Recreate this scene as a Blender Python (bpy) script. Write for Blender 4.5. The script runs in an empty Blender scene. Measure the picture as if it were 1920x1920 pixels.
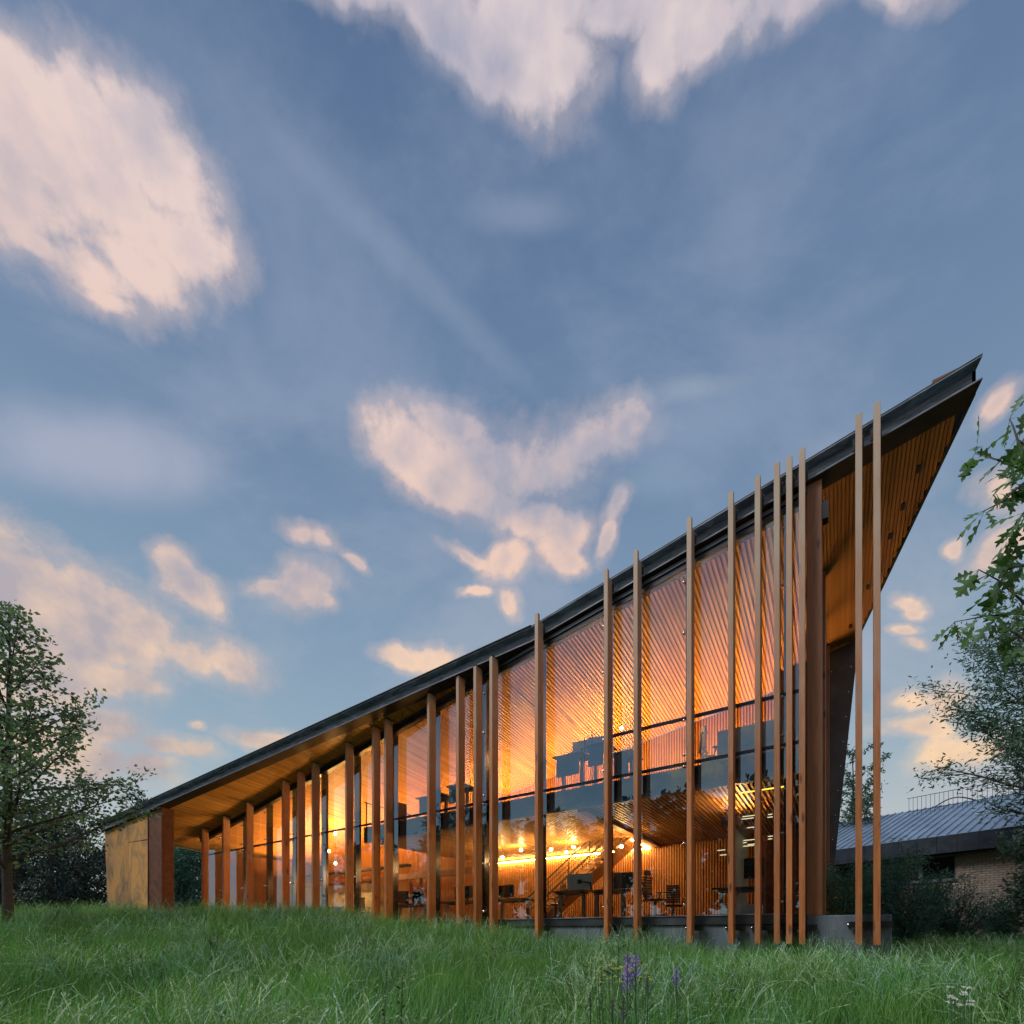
import bpy, math, random
from mathutils import Vector, Matrix, noise as mnoise
R = random.Random(7)
SC = bpy.context.scene
COL = SC.collection
# ------------------------------------------------------------------ camera
EYE = 1.3
FPX = 907.0
CAM = Vector((-0.592, 11.73, EYE))
FW = Vector((.5611, -.8278, 0)).normalized()
RT = Vector((-.8278, -.5611, 0)).normalized()
UP = Vector((0, 0, 1))
cd = bpy.data.cameras.new('camera'); cam = bpy.data.objects.new('camera', cd); COL.objects.link(cam)
cd.sensor_width = 36; cd.lens = FPX / 1920 * 36; cd.shift_y = (1750 - 960) / 1920
cd.clip_start = .05; cd.clip_end = 2000
cam.location = CAM; cam.rotation_euler = (math.radians(90), 0, math.atan2(-FW.x, FW.y))
SC.camera = cam
SC.view_settings.view_transform = 'Standard'; SC.view_settings.look = 'None'
SC.view_settings.exposure = 0.0; SC.view_settings.gamma = 1.0; SC.view_settings.use_curve_mapping = False
SC.render.engine = 'CYCLES'
SC.cycles.use_denoising = True
SC.cycles.max_bounces = 7; SC.cycles.diffuse_bounces = 3; SC.cycles.glossy_bounces = 3
SC.cycles.transparent_max_bounces = 24; SC.cycles.sample_clamp_indirect = 4.0
SC.cycles.caustics_reflective = False; SC.cycles.caustics_refractive = False

def lin(r, g, b):
    f = lambda c: (c/255/12.92) if c/255 <= .04045 else ((c/255+.055)/1.055)**2.4
    return (f(r), f(g), f(b), 1)

def nn(nt, typ, **kw):
    n = nt.nodes.new(typ)
    for k, v in kw.items():
        if k[0] == '_': setattr(n, k[1:], v)
        else: n.inputs[k].default_value = v
    return n
def sock(nt, n, i, v):
    if isinstance(v, bpy.types.NodeSocket): nt.links.new(v, n.inputs[i])
    elif v is not None: n.inputs[i].default_value = v
def math_(nt, op, a, b=None, clamp=False):
    n = nt.nodes.new('ShaderNodeMath'); n.operation = op; n.use_clamp = clamp
    sock(nt, n, 0, a); sock(nt, n, 1, b)
    return n.outputs[0]
def vmath(nt, op, a, b=None):
    n = nt.nodes.new('ShaderNodeVectorMath'); n.operation = op
    sock(nt, n, 0, a); sock(nt, n, 1, b)
    return n.outputs['Value'] if op in ('DOT_PRODUCT', 'LENGTH') else n.outputs['Vector']
def ramp(nt, fac, stops, interp='LINEAR'):
    n = nt.nodes.new('ShaderNodeValToRGB'); cr = n.color_ramp; cr.interpolation = interp
    while len(cr.elements) < len(stops): cr.elements.new(.5)
    for e, (p, c) in zip(cr.elements, stops):
        e.position = p; e.color = c if len(c) == 4 else (*c, 1)
    sock(nt, n, 0, fac)
    return n.outputs[0]
def mix(nt, fac, a, b, mode='MIX'):
    n = nt.nodes.new('ShaderNodeMix'); n.data_type = 'RGBA'; n.blend_type = mode; n.clamp_factor = True
    sock(nt, n, 0, fac); sock(nt, n, 6, a); sock(nt, n, 7, b)
    return n.outputs[2]
def noise(nt, vec, scale, detail=4, rough=.5, dist=0.0):
    n = nt.nodes.new('ShaderNodeTexNoise'); n.inputs['Scale'].default_value = scale
    n.inputs['Detail'].default_value = detail; n.inputs['Roughness'].default_value = rough; n.inputs['Distortion'].default_value = dist
    if vec is not None: nt.links.new(vec, n.inputs['Vector'])
    return n.outputs['Fac']
def mapr(nt, v, a, b, c=0.0, d=1.0, smooth=False):
    n = nt.nodes.new('ShaderNodeMapRange')
    if smooth: n.interpolation_type = 'SMOOTHSTEP'
    for i, x in enumerate((a, b, c, d)): n.inputs[i+1].default_value = x
    sock(nt, n, 0, v)
    return n.outputs[0]

# ------------------------------------------------------------------ sky
def build_world():
    w = bpy.data.worlds.new('World'); SC.world = w; w.use_nodes = True
    nt = w.node_tree; nt.nodes.clear()
    tc = nn(nt, 'ShaderNodeTexCoord'); D = tc.outputs['Generated']
    F2 = (FW * 907 + UP * 790).normalized(); U2 = RT.cross(F2).normalized()
    if U2.z < 0: U2 = -U2
    a = vmath(nt, 'DOT_PRODUCT', D, tuple(RT)); b = vmath(nt, 'DOT_PRODUCT', D, tuple(U2)); c = vmath(nt, 'DOT_PRODUCT', D, tuple(F2))
    den = math_(nt, 'MAXIMUM', math_(nt, 'ADD', c, 1.0), .02)
    cx = nn(nt, 'ShaderNodeCombineXYZ')
    nt.links.new(math_(nt, 'DIVIDE', a, den), cx.inputs[0]); nt.links.new(math_(nt, 'DIVIDE', b, den), cx.inputs[1])
    S = cx.outputs[0]
    def proj(px, py):
        d = (FW * 907 + RT * (px - 960) + UP * (1750 - py)).normalized()
        k = 1 + d.dot(F2)
        return d.dot(RT) / k, d.dot(U2) / k
    # domain warp so that outlines are torn, not elliptical
    def warp(v, scale, amp, det):
        wn = nn(nt, 'ShaderNodeTexNoise', Scale=scale, Detail=det, Roughness=.6); nt.links.new(v, wn.inputs['Vector'])
        wv = vmath(nt, 'SUBTRACT', wn.outputs['Color'], (.5, .5, .5))
        q = nt.nodes.new('ShaderNodeVectorMath'); q.operation = 'SCALE'; nt.links.new(wv, q.inputs[0]); q.inputs['Scale'].default_value = amp
        return vmath(nt, 'ADD', v, q.outputs[0])
    SW = warp(warp(S, 5.0, .055, 2.0), 16.0, .022, 4.0)
    # cx, cy, rx, ry, rot(deg, image clockwise), density
    blobs = [
        (700, 0, 110, 50, 0), (800, 20, 130, 70, 15), (880, 60, 130, 80, 20), (960, 110, 110, 80, 25), (1060, 130, 80, 75, 0), (1010, 30, 220, 100, 0), (1240, 100, 60, 80, 0), (1210, 30, 180, 75, 0), (1150, 60, 120, 60, 0), (1340, 60, 110, 60, -15), (1470, 30, 110, 55, -10), (1600, -5, 130, 35, 0), (1300, -20, 300, 60, 0),
        (40, 200, 75, 80, 0), (20, 330, 120, 130, 10), (110, 270, 100, 90, 15), (190, 240, 55, 60, 0), (200, 360, 150, 95, 20), (290, 250, 62, 62, 0), (330, 320, 85, 85, 20), (360, 430, 95, 65, 20), (250, 460, 120, 80, 15), (160, 480, 110, 75, 20), (200, 540, 65, 32, 10), (60, 430, 60, 40, 20),
        (770, 830, 60, 42, 15), (850, 790, 55, 36, 15), (830, 880, 75, 55, 25), (920, 850, 85, 65, 15), (930, 920, 75, 45, 15), (1020, 880, 90, 65, 0), (1070, 850, 80, 60, -15), (1130, 830, 70, 50, -20), (1165, 805, 40, 26, -15), (960, 880, 90, 60, 0),
        (1010, 960, 70, 36, 25), (1060, 1000, 42, 42, 30), (1080, 1050, 26, 20, 20), (965, 1055, 36, 30, -30), (880, 1035, 60, 13, 25), (1150, 960, 20, 34, 0), (1145, 1020, 16, 30, 0),
        (30, 1110, 120, 80, 0), (130, 1130, 90, 70, 0), (150, 1180, 150, 90, 0), (230, 1200, 80, 80, 10), (200, 1150, 55, 60, 0), (90, 1190, 130, 70, 0), (200, 1210, 110, 60, 0), (260, 1180, 40, 50, 20), (60, 1260, 130, 70, 0), (180, 1280, 100, 28, 5),
        (400, 1225, 66, 36, 10), (425, 1250, 50, 42, 20), (340, 1225, 60, 34, 0),
        (190, 1370, 70, 40, 0), (290, 1400, 42, 22, 0), (270, 1450, 60, 32, 0), (345, 1410, 50, 20, 0), (100, 1400, 100, 50, 0), (180, 1440, 90, 40, 0),
        (555, 990, 32, 20, 5), (592, 1000, 32, 20, 20), (310, 1050, 44, 36, 30), (345, 1095, 55, 36, 25), (565, 1080, 58, 40, -5), (500, 1092, 36, 14, -5), (580, 1110, 36, 20, 20), (655, 1045, 26, 12, 35),
        (760, 1232, 46, 18, 10), (810, 1230, 50, 20, 0), (495, 1376, 64, 17, 0), (355, 1363, 16, 8, 0), (912, 1110, 28, 9, 0), (968, 1130, 22, 22, 40),
        (1700, 1330, 60, 20, -8), (1755, 1330, 40, 34, 0), (1715, 1375, 56, 20, 0), (1728, 1150, 24, 14, 20), (1712, 1205, 24, 9, 0), (1722, 1230, 20, 11, 20), (1735, 1170, 20, 10, 0),
        (1885, 765, 26, 34, 0), (1870, 950, 44, 22, 20), (1900, 1040, 34, 34, 0), (1815, 1040, 22, 9, 20), (1790, 1420, 70, 26, 0),
    ]
    Dm = None; VS = SW
    for ib, (x, y, rx, ry, rot) in enumerate(blobs):
        if ib % 8 == 0 and ib:      # chained in small groups: keeps the shader within its stack
            n0 = nt.nodes.new('ShaderNodeVectorMath'); n0.operation = 'MULTIPLY_ADD'; nt.links.new(Dm, n0.inputs[0]); n0.inputs[1].default_value = (1e-6,)*3; nt.links.new(SW, n0.inputs[2]); VS = n0.outputs[0]
        sx, sy = proj(x, y); ex = proj(x + 10, y); ey = proj(x, y + 10)
        kx = math.hypot(ex[0]-sx, ex[1]-sy) / 10; ky = math.hypot(ey[0]-sx, ey[1]-sy) / 10
        base = math.atan2(ex[1]-sy, ex[0]-sx)
        m = nt.nodes.new('ShaderNodeMapping'); m.vector_type = 'TEXTURE'
        m.inputs['Location'].default_value = (sx, sy, 0); m.inputs['Rotation'].default_value = (0, 0, base - math.radians(rot))
        m.inputs['Scale'].default_value = (rx * kx, ry * ky, 1)
        nt.links.new(VS, m.inputs['Vector'])
        L = vmath(nt, 'LENGTH', m.outputs[0])
        Dm = L if Dm is None else math_(nt, 'MINIMUM', Dm, L)
    # elsewhere in the sky: ordinary scattered cloud from noise
    mp = nn(nt, 'ShaderNodeMapping'); nt.links.new(D, mp.inputs['Vector']); mp.inputs['Scale'].default_value = (1, 1, 2.2)
    far = noise(nt, mp.outputs[0], 2.3, 5, .55)
    farD = mapr(nt, far, .50, .72, 1.45, .35)
    behind = mapr(nt, c, .45, .15, 0, 1, True)
    farD = math_(nt, 'ADD', farD, mapr(nt, behind, 0, 1, 2.0, 0.0))
    Dm = math_(nt, 'MINIMUM', Dm, farD)
    f1 = math_(nt, 'ADD', math_(nt, 'MULTIPLY', noise(nt, S, 10.0, 10, .62), .62), math_(nt, 'MULTIPLY', noise(nt, S, 27.0, 8, .62), .38))
    ms = nn(nt, 'ShaderNodeMapping'); nt.links.new(SW, ms.inputs['Vector']); ms.inputs['Scale'].default_value = (34, 15, 1); ms.inputs['Rotation'].default_value = (0, 0, .5)
    f2 = noise(nt, ms.outputs[0], 1.0, 7, .68, .3)
    core = math_(nt, 'SUBTRACT', 1.42, Dm)
    dens = math_(nt, 'ADD', core, math_(nt, 'MULTIPLY', math_(nt, 'SUBTRACT', f1, .5), 4.6))
    dens = math_(nt, 'ADD', dens, math_(nt, 'MULTIPLY', math_(nt, 'SUBTRACT', f2, .5), .15))
    mask = math_(nt, 'MAXIMUM', mapr(nt, dens, .0, .88, 0, .97, True), mapr(nt, dens, -.45, .5, 0, .34, True))
    # self shading: finite differences of billow noise towards the low sun, at two sizes
    def shade(scale, det, ox, oy):
        off = nn(nt, 'ShaderNodeMapping'); nt.links.new(S, off.inputs['Vector']); off.inputs['Location'].default_value = (ox, oy, 0)
        return math_(nt, 'SUBTRACT', noise(nt, S, scale, det, .55), noise(nt, off.outputs[0], scale, det, .55))
    lit = math_(nt, 'ADD', math_(nt, 'MULTIPLY', shade(7.0, 4, .03, -.04), 2.0), math_(nt, 'MULTIPLY', shade(24.0, 5, .008, -.012), 1.6))
    big = noise(nt, S, 4.0, 3, .5)
    lit = math_(nt, 'ADD', lit, mapr(nt, big, .38, .62, .22, 1.0))
    lit = math_(nt, 'ADD', lit, mapr(nt, core, .2, 1.1, .12, -.12), clamp=True)
    sx = nn(nt, 'ShaderNodeSeparateXYZ'); nt.links.new(D, sx.inputs[0]); z = sx.outputs[2]
    warm = ramp(nt, z, [(0.0, lin(255, 216, 158)), (.35, lin(250, 214, 180)), (.62, lin(238, 204, 188)), (.9, lin(230, 214, 214))])
    cool = ramp(nt, z, [(0.0, lin(176, 160, 156)), (.35, lin(182, 172, 176)), (.62, lin(176, 172, 184)), (.9, lin(170, 170, 190))])
    cloud = mix(nt, lit, cool, warm)
    base = ramp(nt, z, [(0.0, lin(212, 214, 204)), (.17, lin(190, 202, 204)), (.33, lin(154, 178, 196)), (.5, lin(136, 162, 188)),
                        (.66, lin(118, 144, 176)), (.8, lin(104, 130, 166)), (.92, lin(84, 110, 148)), (1.0, lin(70, 94, 132))])
    sk = nn(nt, 'ShaderNodeTexSky', _sky_type='NISHITA', _sun_disc=False, _sun_elevation=math.radians(5), _sun_rotation=math.radians(300))
    nis = mix(nt, 1.0, sk.outputs[0], (.09, .09, .09, 1), 'MULTIPLY')
    base = mix(nt, .12, base, nis)
    # broad thin veil, streaky
    mv = nn(nt, 'ShaderNodeMapping'); nt.links.new(S, mv.inputs['Vector']); mv.inputs['Scale'].default_value = (1.5, 2.6, 1); mv.inputs['Rotation'].default_value = (0, 0, .45)
    veil = noise(nt, mv.outputs[0], 3.4, 8, .60, .25)
    vm = mapr(nt, veil, .40, .66, 0, .75, True)
    vcol = ramp(nt, z, [(0, lin(198, 198, 198)), (.5, lin(160, 172, 190)), (.75, lin(134, 152, 180)), (1, lin(120, 134, 164))])
    base = mix(nt, vm, base, vcol)
    # the pale bank at mid left and the faint long streak
    for (x, y, rx, ry, rot, k, colr) in ((180, 850, 330, 120, 5, .75, (176, 180, 200)), (770, 505, 430, 60, 33, .24, (160, 174, 194)), (1330, 790, 300, 110, -10, .45, (146, 164, 188)), (980, 400, 150, 60, 0, .4, (150, 164, 188)), (1290, 730, 150, 34, -5, .4, (160, 174, 190)), (560, 330, 260, 120, 20, .22, (120, 140, 172)), (1230, 900, 120, 60, 0, .35, (150, 170, 190))):
        px_, py_ = proj(x, y); ex = proj(x + 10, y); ey = proj(x, y + 10)
        kx = math.hypot(ex[0]-px_, ex[1]-py_) / 10; ky = math.hypot(ey[0]-px_, ey[1]-py_) / 10
        m = nt.nodes.new('ShaderNodeMapping'); m.vector_type = 'TEXTURE'
        m.inputs['Location'].default_value = (px_, py_, 0); m.inputs['Rotation'].default_value = (0, 0, math.atan2(ex[1]-py_, ex[0]-px_) - math.radians(rot))
        m.inputs['Scale'].default_value = (rx * kx, ry * ky, 1)
        nt.links.new(S, m.inputs['Vector'])
        q = math_(nt, 'SUBTRACT', 1.0, vmath(nt, 'LENGTH', m.outputs[0]))
        q = math_(nt, 'ADD', q, math_(nt, 'MULTIPLY', math_(nt, 'SUBTRACT', f1, .5), .9))
        base = mix(nt, math_(nt, 'MULTIPLY', mapr(nt, q, 0, .9, 0, 1, True), k), base, lin(*colr))
    colr = mix(nt, mask, base, cloud)
    below = mapr(nt, z, -.02, -.12)
    colr = mix(nt, below, colr, (.03, .05, .04, 1))
    bg = nn(nt, 'ShaderNodeBackground'); nt.links.new(colr, bg.inputs[0]); bg.inputs[1].default_value = 1.0
    out = nn(nt, 'ShaderNodeOutputWorld'); nt.links.new(bg.outputs[0], out.inputs[0])
    w.cycles.sampling_method = 'MANUAL'; w.cycles.sample_map_resolution = 512
build_world()
# soft extra sun for afterglow, added high behind the camera, left, to brighten
sd = bpy.data.lights.new('sun', 'SUN'); sun = bpy.data.objects.new('sun', sd); COL.objects.link(sun)
sd.energy = 2.6; sd.angle = math.radians(20); sd.color = (.98, .95, .92)
sundir = Vector((.46, .64, 1.02)).normalized()      # towards the sun
sun.rotation_euler = sundir.to_track_quat('Z', 'Y').to_euler()
sun['kind'] = 'helper'

# ------------------------------------------------------------------ helpers
def P(px, py, Y): return CAM + (FW + RT * ((px - 960) / FPX) + UP * ((1750 - py) / FPX)) * Y
def CW(X, Y, z=0): 
    v = CAM + RT * X + FW * Y; return Vector((v.x, v.y, z))
def toc(x, y):
    d = Vector((x, y, 0)) - Vector((CAM.x, CAM.y, 0)); return d.dot(RT), d.dot(FW)
def ray_o(px, o):                      # point (l, depth Y) where the pixel column meets the vertical plane o
    a = (px - 960) / FPX; Y = (CAM.y - o) / (.8278 + .5611 * a)
    return CAM.x + Y * (.5611 - .8278 * a), Y
def zof(py, Y): return EYE + (1750 - py) / FPX * Y
def roof(l, o): return EYE + 9.27 - .157 * l + .09 * (o - .15)

class MB:
    def __init__(s): s.v = []; s.f = []; s.a = []
    def poly(s, pts, var=0.0):
        n = len(s.v); s.v += [tuple(p) for p in pts]; s.f.append(tuple(range(n, n + len(pts)))); s.a.append(var)
    def hexa(s, p, var=0.0):            # 8 points: bottom 4 (ccw from above), top 4
        n = len(s.v); s.v += [tuple(q) for q in p]
        for f in ((3,2,1,0),(4,5,6,7),(0,1,5,4),(1,2,6,5),(2,3,7,6),(3,0,4,7)): s.f.append(tuple(n+i for i in f)); s.a.append(var)
    def box(s, x0, x1, y0, y1, z0, z1, var=0.0):
        s.hexa([(x0,y0,z0),(x1,y0,z0),(x1,y1,z0),(x0,y1,z0),(x0,y0,z1),(x1,y0,z1),(x1,y1,z1),(x0,y1,z1)], var)
    def obox(s, c, ax, ay, az, var=0.0): # centre and three half-axis vectors
        c = Vector(c); ax = Vector(ax); ay = Vector(ay); az = Vector(az)
        s.hexa([c-ax-ay-az, c+ax-ay-az, c+ax+ay-az, c-ax+ay-az, c-ax-ay+az, c+ax-ay+az, c+ax+ay+az, c-ax+ay+az], var)
    def bar(s, a, b, w, h, up=(0,0,1), var=0.0):
        a = Vector(a); b = Vector(b); d = (b-a); u = Vector(up)
        sx = d.cross(u)
        if sx.length < 1e-5: sx = d.cross(Vector((1,0,0)))
        sx.normalize(); sz = sx.cross(d).normalized()
        s.obox((a+b)/2, d/2, sx*(w/2), sz*(h/2), var)
    def tube(s, pts, rad, n=6, var=0.0, cap=True):
        pts = [Vector(p) for p in pts]; rings = []
        if not hasattr(rad, '__len__'): rad = [rad]*len(pts)
        for i, p in enumerate(pts):
            d = (pts[min(i+1, len(pts)-1)] - pts[max(i-1, 0)])
            if d.length < 1e-7: d = Vector((0,0,1))
            d.normalize(); a = d.cross(Vector((.31,.17,.93)));
            if a.length < .05: a = d.cross(Vector((1,0,0)))
            a.normalize(); b = d.cross(a)
            m = len(s.v); rings.append(m)
            for k in range(n):
                t = 2*math.pi*k/n; s.v.append(tuple(p + (a*math.cos(t) + b*math.sin(t))*rad[i]))
        for i in range(len(pts)-1):
            for k in range(n):
                s.f.append((rings[i]+k, rings[i]+(k+1)%n, rings[i+1]+(k+1)%n, rings[i+1]+k)); s.a.append(var)
        if cap:
            s.f.append(tuple(rings[0]+k for k in range(n))[::-1]); s.a.append(var)
            s.f.append(tuple(rings[-1]+k for k in range(n))); s.a.append(var)
    def sphere(s, c, r, n=8, m=5, var=0.0, sz=1.0):
        c = Vector(c); b0 = len(s.v)
        s.v.append(tuple(c + Vector((0,0,r*sz))))
        for j in range(1, m):
            t = math.pi*j/m
            for k in range(n): p = 2*math.pi*k/n; s.v.append((c.x+r*math.sin(t)*math.cos(p), c.y+r*math.sin(t)*math.sin(p), c.z+r*sz*math.cos(t)))
        s.v.append(tuple(c - Vector((0,0,r*sz)))); e = len(s.v)-1
        for k in range(n): s.f.append((b0, b0+1+k, b0+1+(k+1)%n)); s.a.append(var)
        for j in range(m-2):
            for k in range(n):
                q = b0+1+j*n; s.f.append((q+k, q+n+k, q+n+(k+1)%n, q+(k+1)%n)); s.a.append(var)
        q = b0+1+(m-2)*n
        for k in range(n): s.f.append((q+k, e, q+(k+1)%n)); s.a.append(var)
    def mesh(s, name, mat, smooth=False):
        me = bpy.data.meshes.new(name); me.from_pydata(s.v, [], s.f)
        if any(s.a):
            at = me.attributes.new('var', 'FLOAT', 'FACE'); at.data.foreach_set('value', s.a)
        if mat: me.materials.append(mat)
        if smooth: me.polygons.foreach_set('use_smooth', [True]*len(me.polygons))
        me.validate(); me.update(); return me
    def obj(s, name, mat, parent=None, smooth=False, bevel=0, kind=None):
        o = bpy.data.objects.new(name, s.mesh(name, mat, smooth)); COL.objects.link(o)
        if parent: o.parent = parent
        if bevel:
            b = o.modifiers.new('bevel', 'BEVEL'); b.width = bevel; b.segments = 2; b.limit_method = 'ANGLE'
        if kind: o['kind'] = kind
        return o
def tag(o, label=None, cat=None, group=None, kind=None):
    if label: o['label'] = label
    if cat: o['category'] = cat
    if group: o['group'] = group
    if kind: o['kind'] = kind
    return o
def empty(name, loc=(0,0,0), rz=0):
    o = bpy.data.objects.new(name, None); COL.objects.link(o); o.location = loc; o.rotation_euler = (0,0,rz); o.empty_display_size = .2
    return o
def inst(me, name, parent=None, loc=(0,0,0), rot=(0,0,0), scale=(1,1,1)):
    o = bpy.data.objects.new(name, me); COL.objects.link(o)
    if parent: o.parent = parent
    o.location = loc; o.rotation_euler = rot; o.scale = scale
    return o
def copy_tree(o, parent=None):
    c = o.copy(); COL.objects.link(c)
    if parent: c.parent = parent
    for ch in o.children: copy_tree(ch, c)
    return c

# ------------------------------------------------------------------ materials
def mat(name):
    m = bpy.data.materials.new(name); m.use_nodes = True; nt = m.node_tree; nt.nodes.clear()
    out = nn(nt, 'ShaderNodeOutputMaterial'); b = nn(nt, 'ShaderNodeBsdfPrincipled'); nt.links.new(b.outputs[0], out.inputs[0])
    return m, nt, b
def bump(nt, b, h, strength=.3, dist=.01):
    n = nn(nt, 'ShaderNodeBump', Strength=strength, Distance=dist); nt.links.new(h, n.inputs['Height']); nt.links.new(n.outputs[0], b.inputs['Normal'])
def wood(name, c1, c2, axis=2, knots=True, rough=.55, grey=None, grain=22):
    m, nt, b = mat(name)
    tc = nn(nt, 'ShaderNodeTexCoord'); oi = nn(nt, 'ShaderNodeObjectInfo')
    add = vmath(nt, 'ADD', tc.outputs['Object'], None)
    sc = nt.nodes.new('ShaderNodeVectorMath'); sc.operation = 'SCALE'; sc.inputs[0].default_value = (31, 17, 43); nt.links.new(oi.outputs['Random'], sc.inputs['Scale'])
    nt.links.new(sc.outputs[0], add.node.inputs[1])
    mp = nn(nt, 'ShaderNodeMapping'); nt.links.new(add, mp.inputs['Vector'])
    s = [grain]*3; s[axis] = 1.1; mp.inputs['Scale'].default_value = s
    g = noise(nt, mp.outputs[0], 1.0, 5, .6, 1.2)
    g2 = noise(nt, add, 1.3, 3, .5)
    col = mix(nt, mapr(nt, g, .3, .7), c1, c2)
    col = mix(nt, mapr(nt, g2, .35, .7, 0, .45), col, tuple(x*.55 for x in c1[:3]) + (1,))
    rv = mapr(nt, oi.outputs['Random'], 0, 1, .80, 1.18)
    hv = nn(nt, 'ShaderNodeHueSaturation'); nt.links.new(col, hv.inputs['Color']); nt.links.new(rv, hv.inputs['Value']); col = hv.outputs[0]
    if knots:
        vo = nn(nt, 'ShaderNodeTexVoronoi', Scale=1.0); mk = nn(nt, 'ShaderNodeMapping'); nt.links.new(add, mk.inputs['Vector'])
        ks = [4.5]*3; ks[axis] = 1.25; mk.inputs['Scale'].default_value = ks; nt.links.new(mk.outputs[0], vo.inputs['Vector'])
        kf = mapr(nt, vo.outputs['Distance'], .07, .2, .85, 0, True)
        col = mix(nt, kf, col, (.035, .015, .012, 1))
    if grey:
        sp = nn(nt, 'ShaderNodeSeparateXYZ'); nt.links.new(nn(nt, 'ShaderNodeNewGeometry').outputs['Position'], sp.inputs[0])
        gf = math_(nt, 'ADD', mapr(nt, sp.outputs[2], 4.0, 11.0, 0.0, .85), mapr(nt, g2, .3, .7, -.15, .15), clamp=True)
        col = mix(nt, gf, col, grey)
    nt.links.new(col, b.inputs['Base Color']); b.inputs['Roughness'].default_value = rough
    bump(nt, b, g, .25, .004)
    return m
def plain(name, c, rough=.5, metal=0.0, var=.25, scale=3.0, bmp=0.0, spec=.5):
    m, nt, b = mat(name)
    tc = nn(nt, 'ShaderNodeTexCoord')
    n1 = noise(nt, tc.outputs['Object'], scale, 6, .6)
    d = tuple(x*(1-var) for x in c[:3]) + (1,); u = tuple(min(1, x*(1+var)) for x in c[:3]) + (1,)
    nt.links.new(mix(nt, mapr(nt, n1, .3, .7), d, u), b.inputs['Base Color'])
    nt.links.new(mapr(nt, n1, .3, .7, max(.02, rough-.1), min(1, rough+.12)), b.inputs['Roughness'])
    b.inputs['Metallic'].default_value = metal; b.inputs['Specular IOR Level'].default_value = spec
    if bmp: bump(nt, b, noise(nt, tc.outputs['Object'], scale*8, 4, .6), bmp, .01)
    return m
def emis(name, c, s):
    m = bpy.data.materials.new(name); m.use_nodes = True; nt = m.node_tree; nt.nodes.clear()
    out = nn(nt, 'ShaderNodeOutputMaterial'); e = nn(nt, 'ShaderNodeEmission', Color=c, Strength=s); nt.links.new(e.outputs[0], out.inputs[0]); return m
def glassmat(name, tint=(.93,.95,.95,1), refl=.30, rough=0.0):
    m = bpy.data.materials.new(name); m.use_nodes = True; nt = m.node_tree; nt.nodes.clear()
    out = nn(nt, 'ShaderNodeOutputMaterial')
    t = nn(nt, 'ShaderNodeBsdfTransparent', Color=tint); g = nn(nt, 'ShaderNodeBsdfGlossy', Roughness=rough); g.inputs['Color'].default_value = (.52,.78,1.0,1)
    fr = nn(nt, 'ShaderNodeFresnel', IOR=1.5)
    f = math_(nt, 'ADD', math_(nt, 'MULTIPLY', fr.outputs[0], 1.0), refl, clamp=True)
    mx = nn(nt, 'ShaderNodeMixShader'); nt.links.new(f, mx.inputs[0]); nt.links.new(t.outputs[0], mx.inputs[1]); nt.links.new(g.outputs[0], mx.inputs[2])
    nt.links.new(mx.outputs[0], out.inputs[0]); return m
def leafmat(name, c1, c2, trans=.35, rough=.55):
    m = bpy.data.materials.new(name); m.use_nodes = True; nt = m.node_tree; nt.nodes.clear()
    out = nn(nt, 'ShaderNodeOutputMaterial'); b = nn(nt, 'ShaderNodeBsdfPrincipled', Roughness=rough); t = nn(nt, 'ShaderNodeBsdfTranslucent')
    at = nn(nt, 'ShaderNodeAttribute'); at.attribute_name = 'var'
    oi = nn(nt, 'ShaderNodeObjectInfo')
    f = math_(nt, 'FRACT', math_(nt, 'ADD', at.outputs['Fac'], math_(nt, 'MULTIPLY', oi.outputs['Random'], .6)))
    col = mix(nt, f, c1, c2)
    nt.links.new(col, b.inputs['Base Color']); nt.links.new(mix(nt, 1.0, col, (1.1,1.2,.6,1), 'MULTIPLY'), t.inputs['Color'])
    mx = nn(nt, 'ShaderNodeMixShader', Fac=trans); nt.links.new(b.outputs[0], mx.inputs[1]); nt.links.new(t.outputs[0], mx.inputs[2]); nt.links.new(mx.outputs[0], out.inputs[0])
    return m

M_fin = wood('cedar_fin', (.56,.19,.048,1), (.25,.075,.018,1), 2, True, .6, grey=(.44,.37,.29,1))
M_column = wood('cedar_column', (.34,.14,.05,1), (.19,.065,.025,1), 2, True, .5)
M_slat = wood('ceiling_cedar', (.66,.36,.13,1), (.50,.24,.075,1), 1, True, .5, grain=14)
M_eave_lit = wood('eave_cedar_lit', (.78,.47,.17,1), (.62,.33,.10,1), 1, True, .5, grain=14)  # brighter copy of the ceiling cedar; lamp glow raised into its colour
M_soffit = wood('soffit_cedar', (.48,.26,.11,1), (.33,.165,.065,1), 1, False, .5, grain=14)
M_vslat = wood('wall_cedar', (.62,.31,.10,1), (.48,.21,.06,1), 2, False, .5)
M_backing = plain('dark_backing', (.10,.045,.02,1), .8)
M_deckwood = wood('soffit_board', (.42,.19,.065,1), (.3,.12,.04,1), 1, False, .6)
M_steel = plain('weathered_black_steel', (.075,.085,.095,1), .42, .75, .45, 1.2, .1)
M_beam = None
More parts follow.
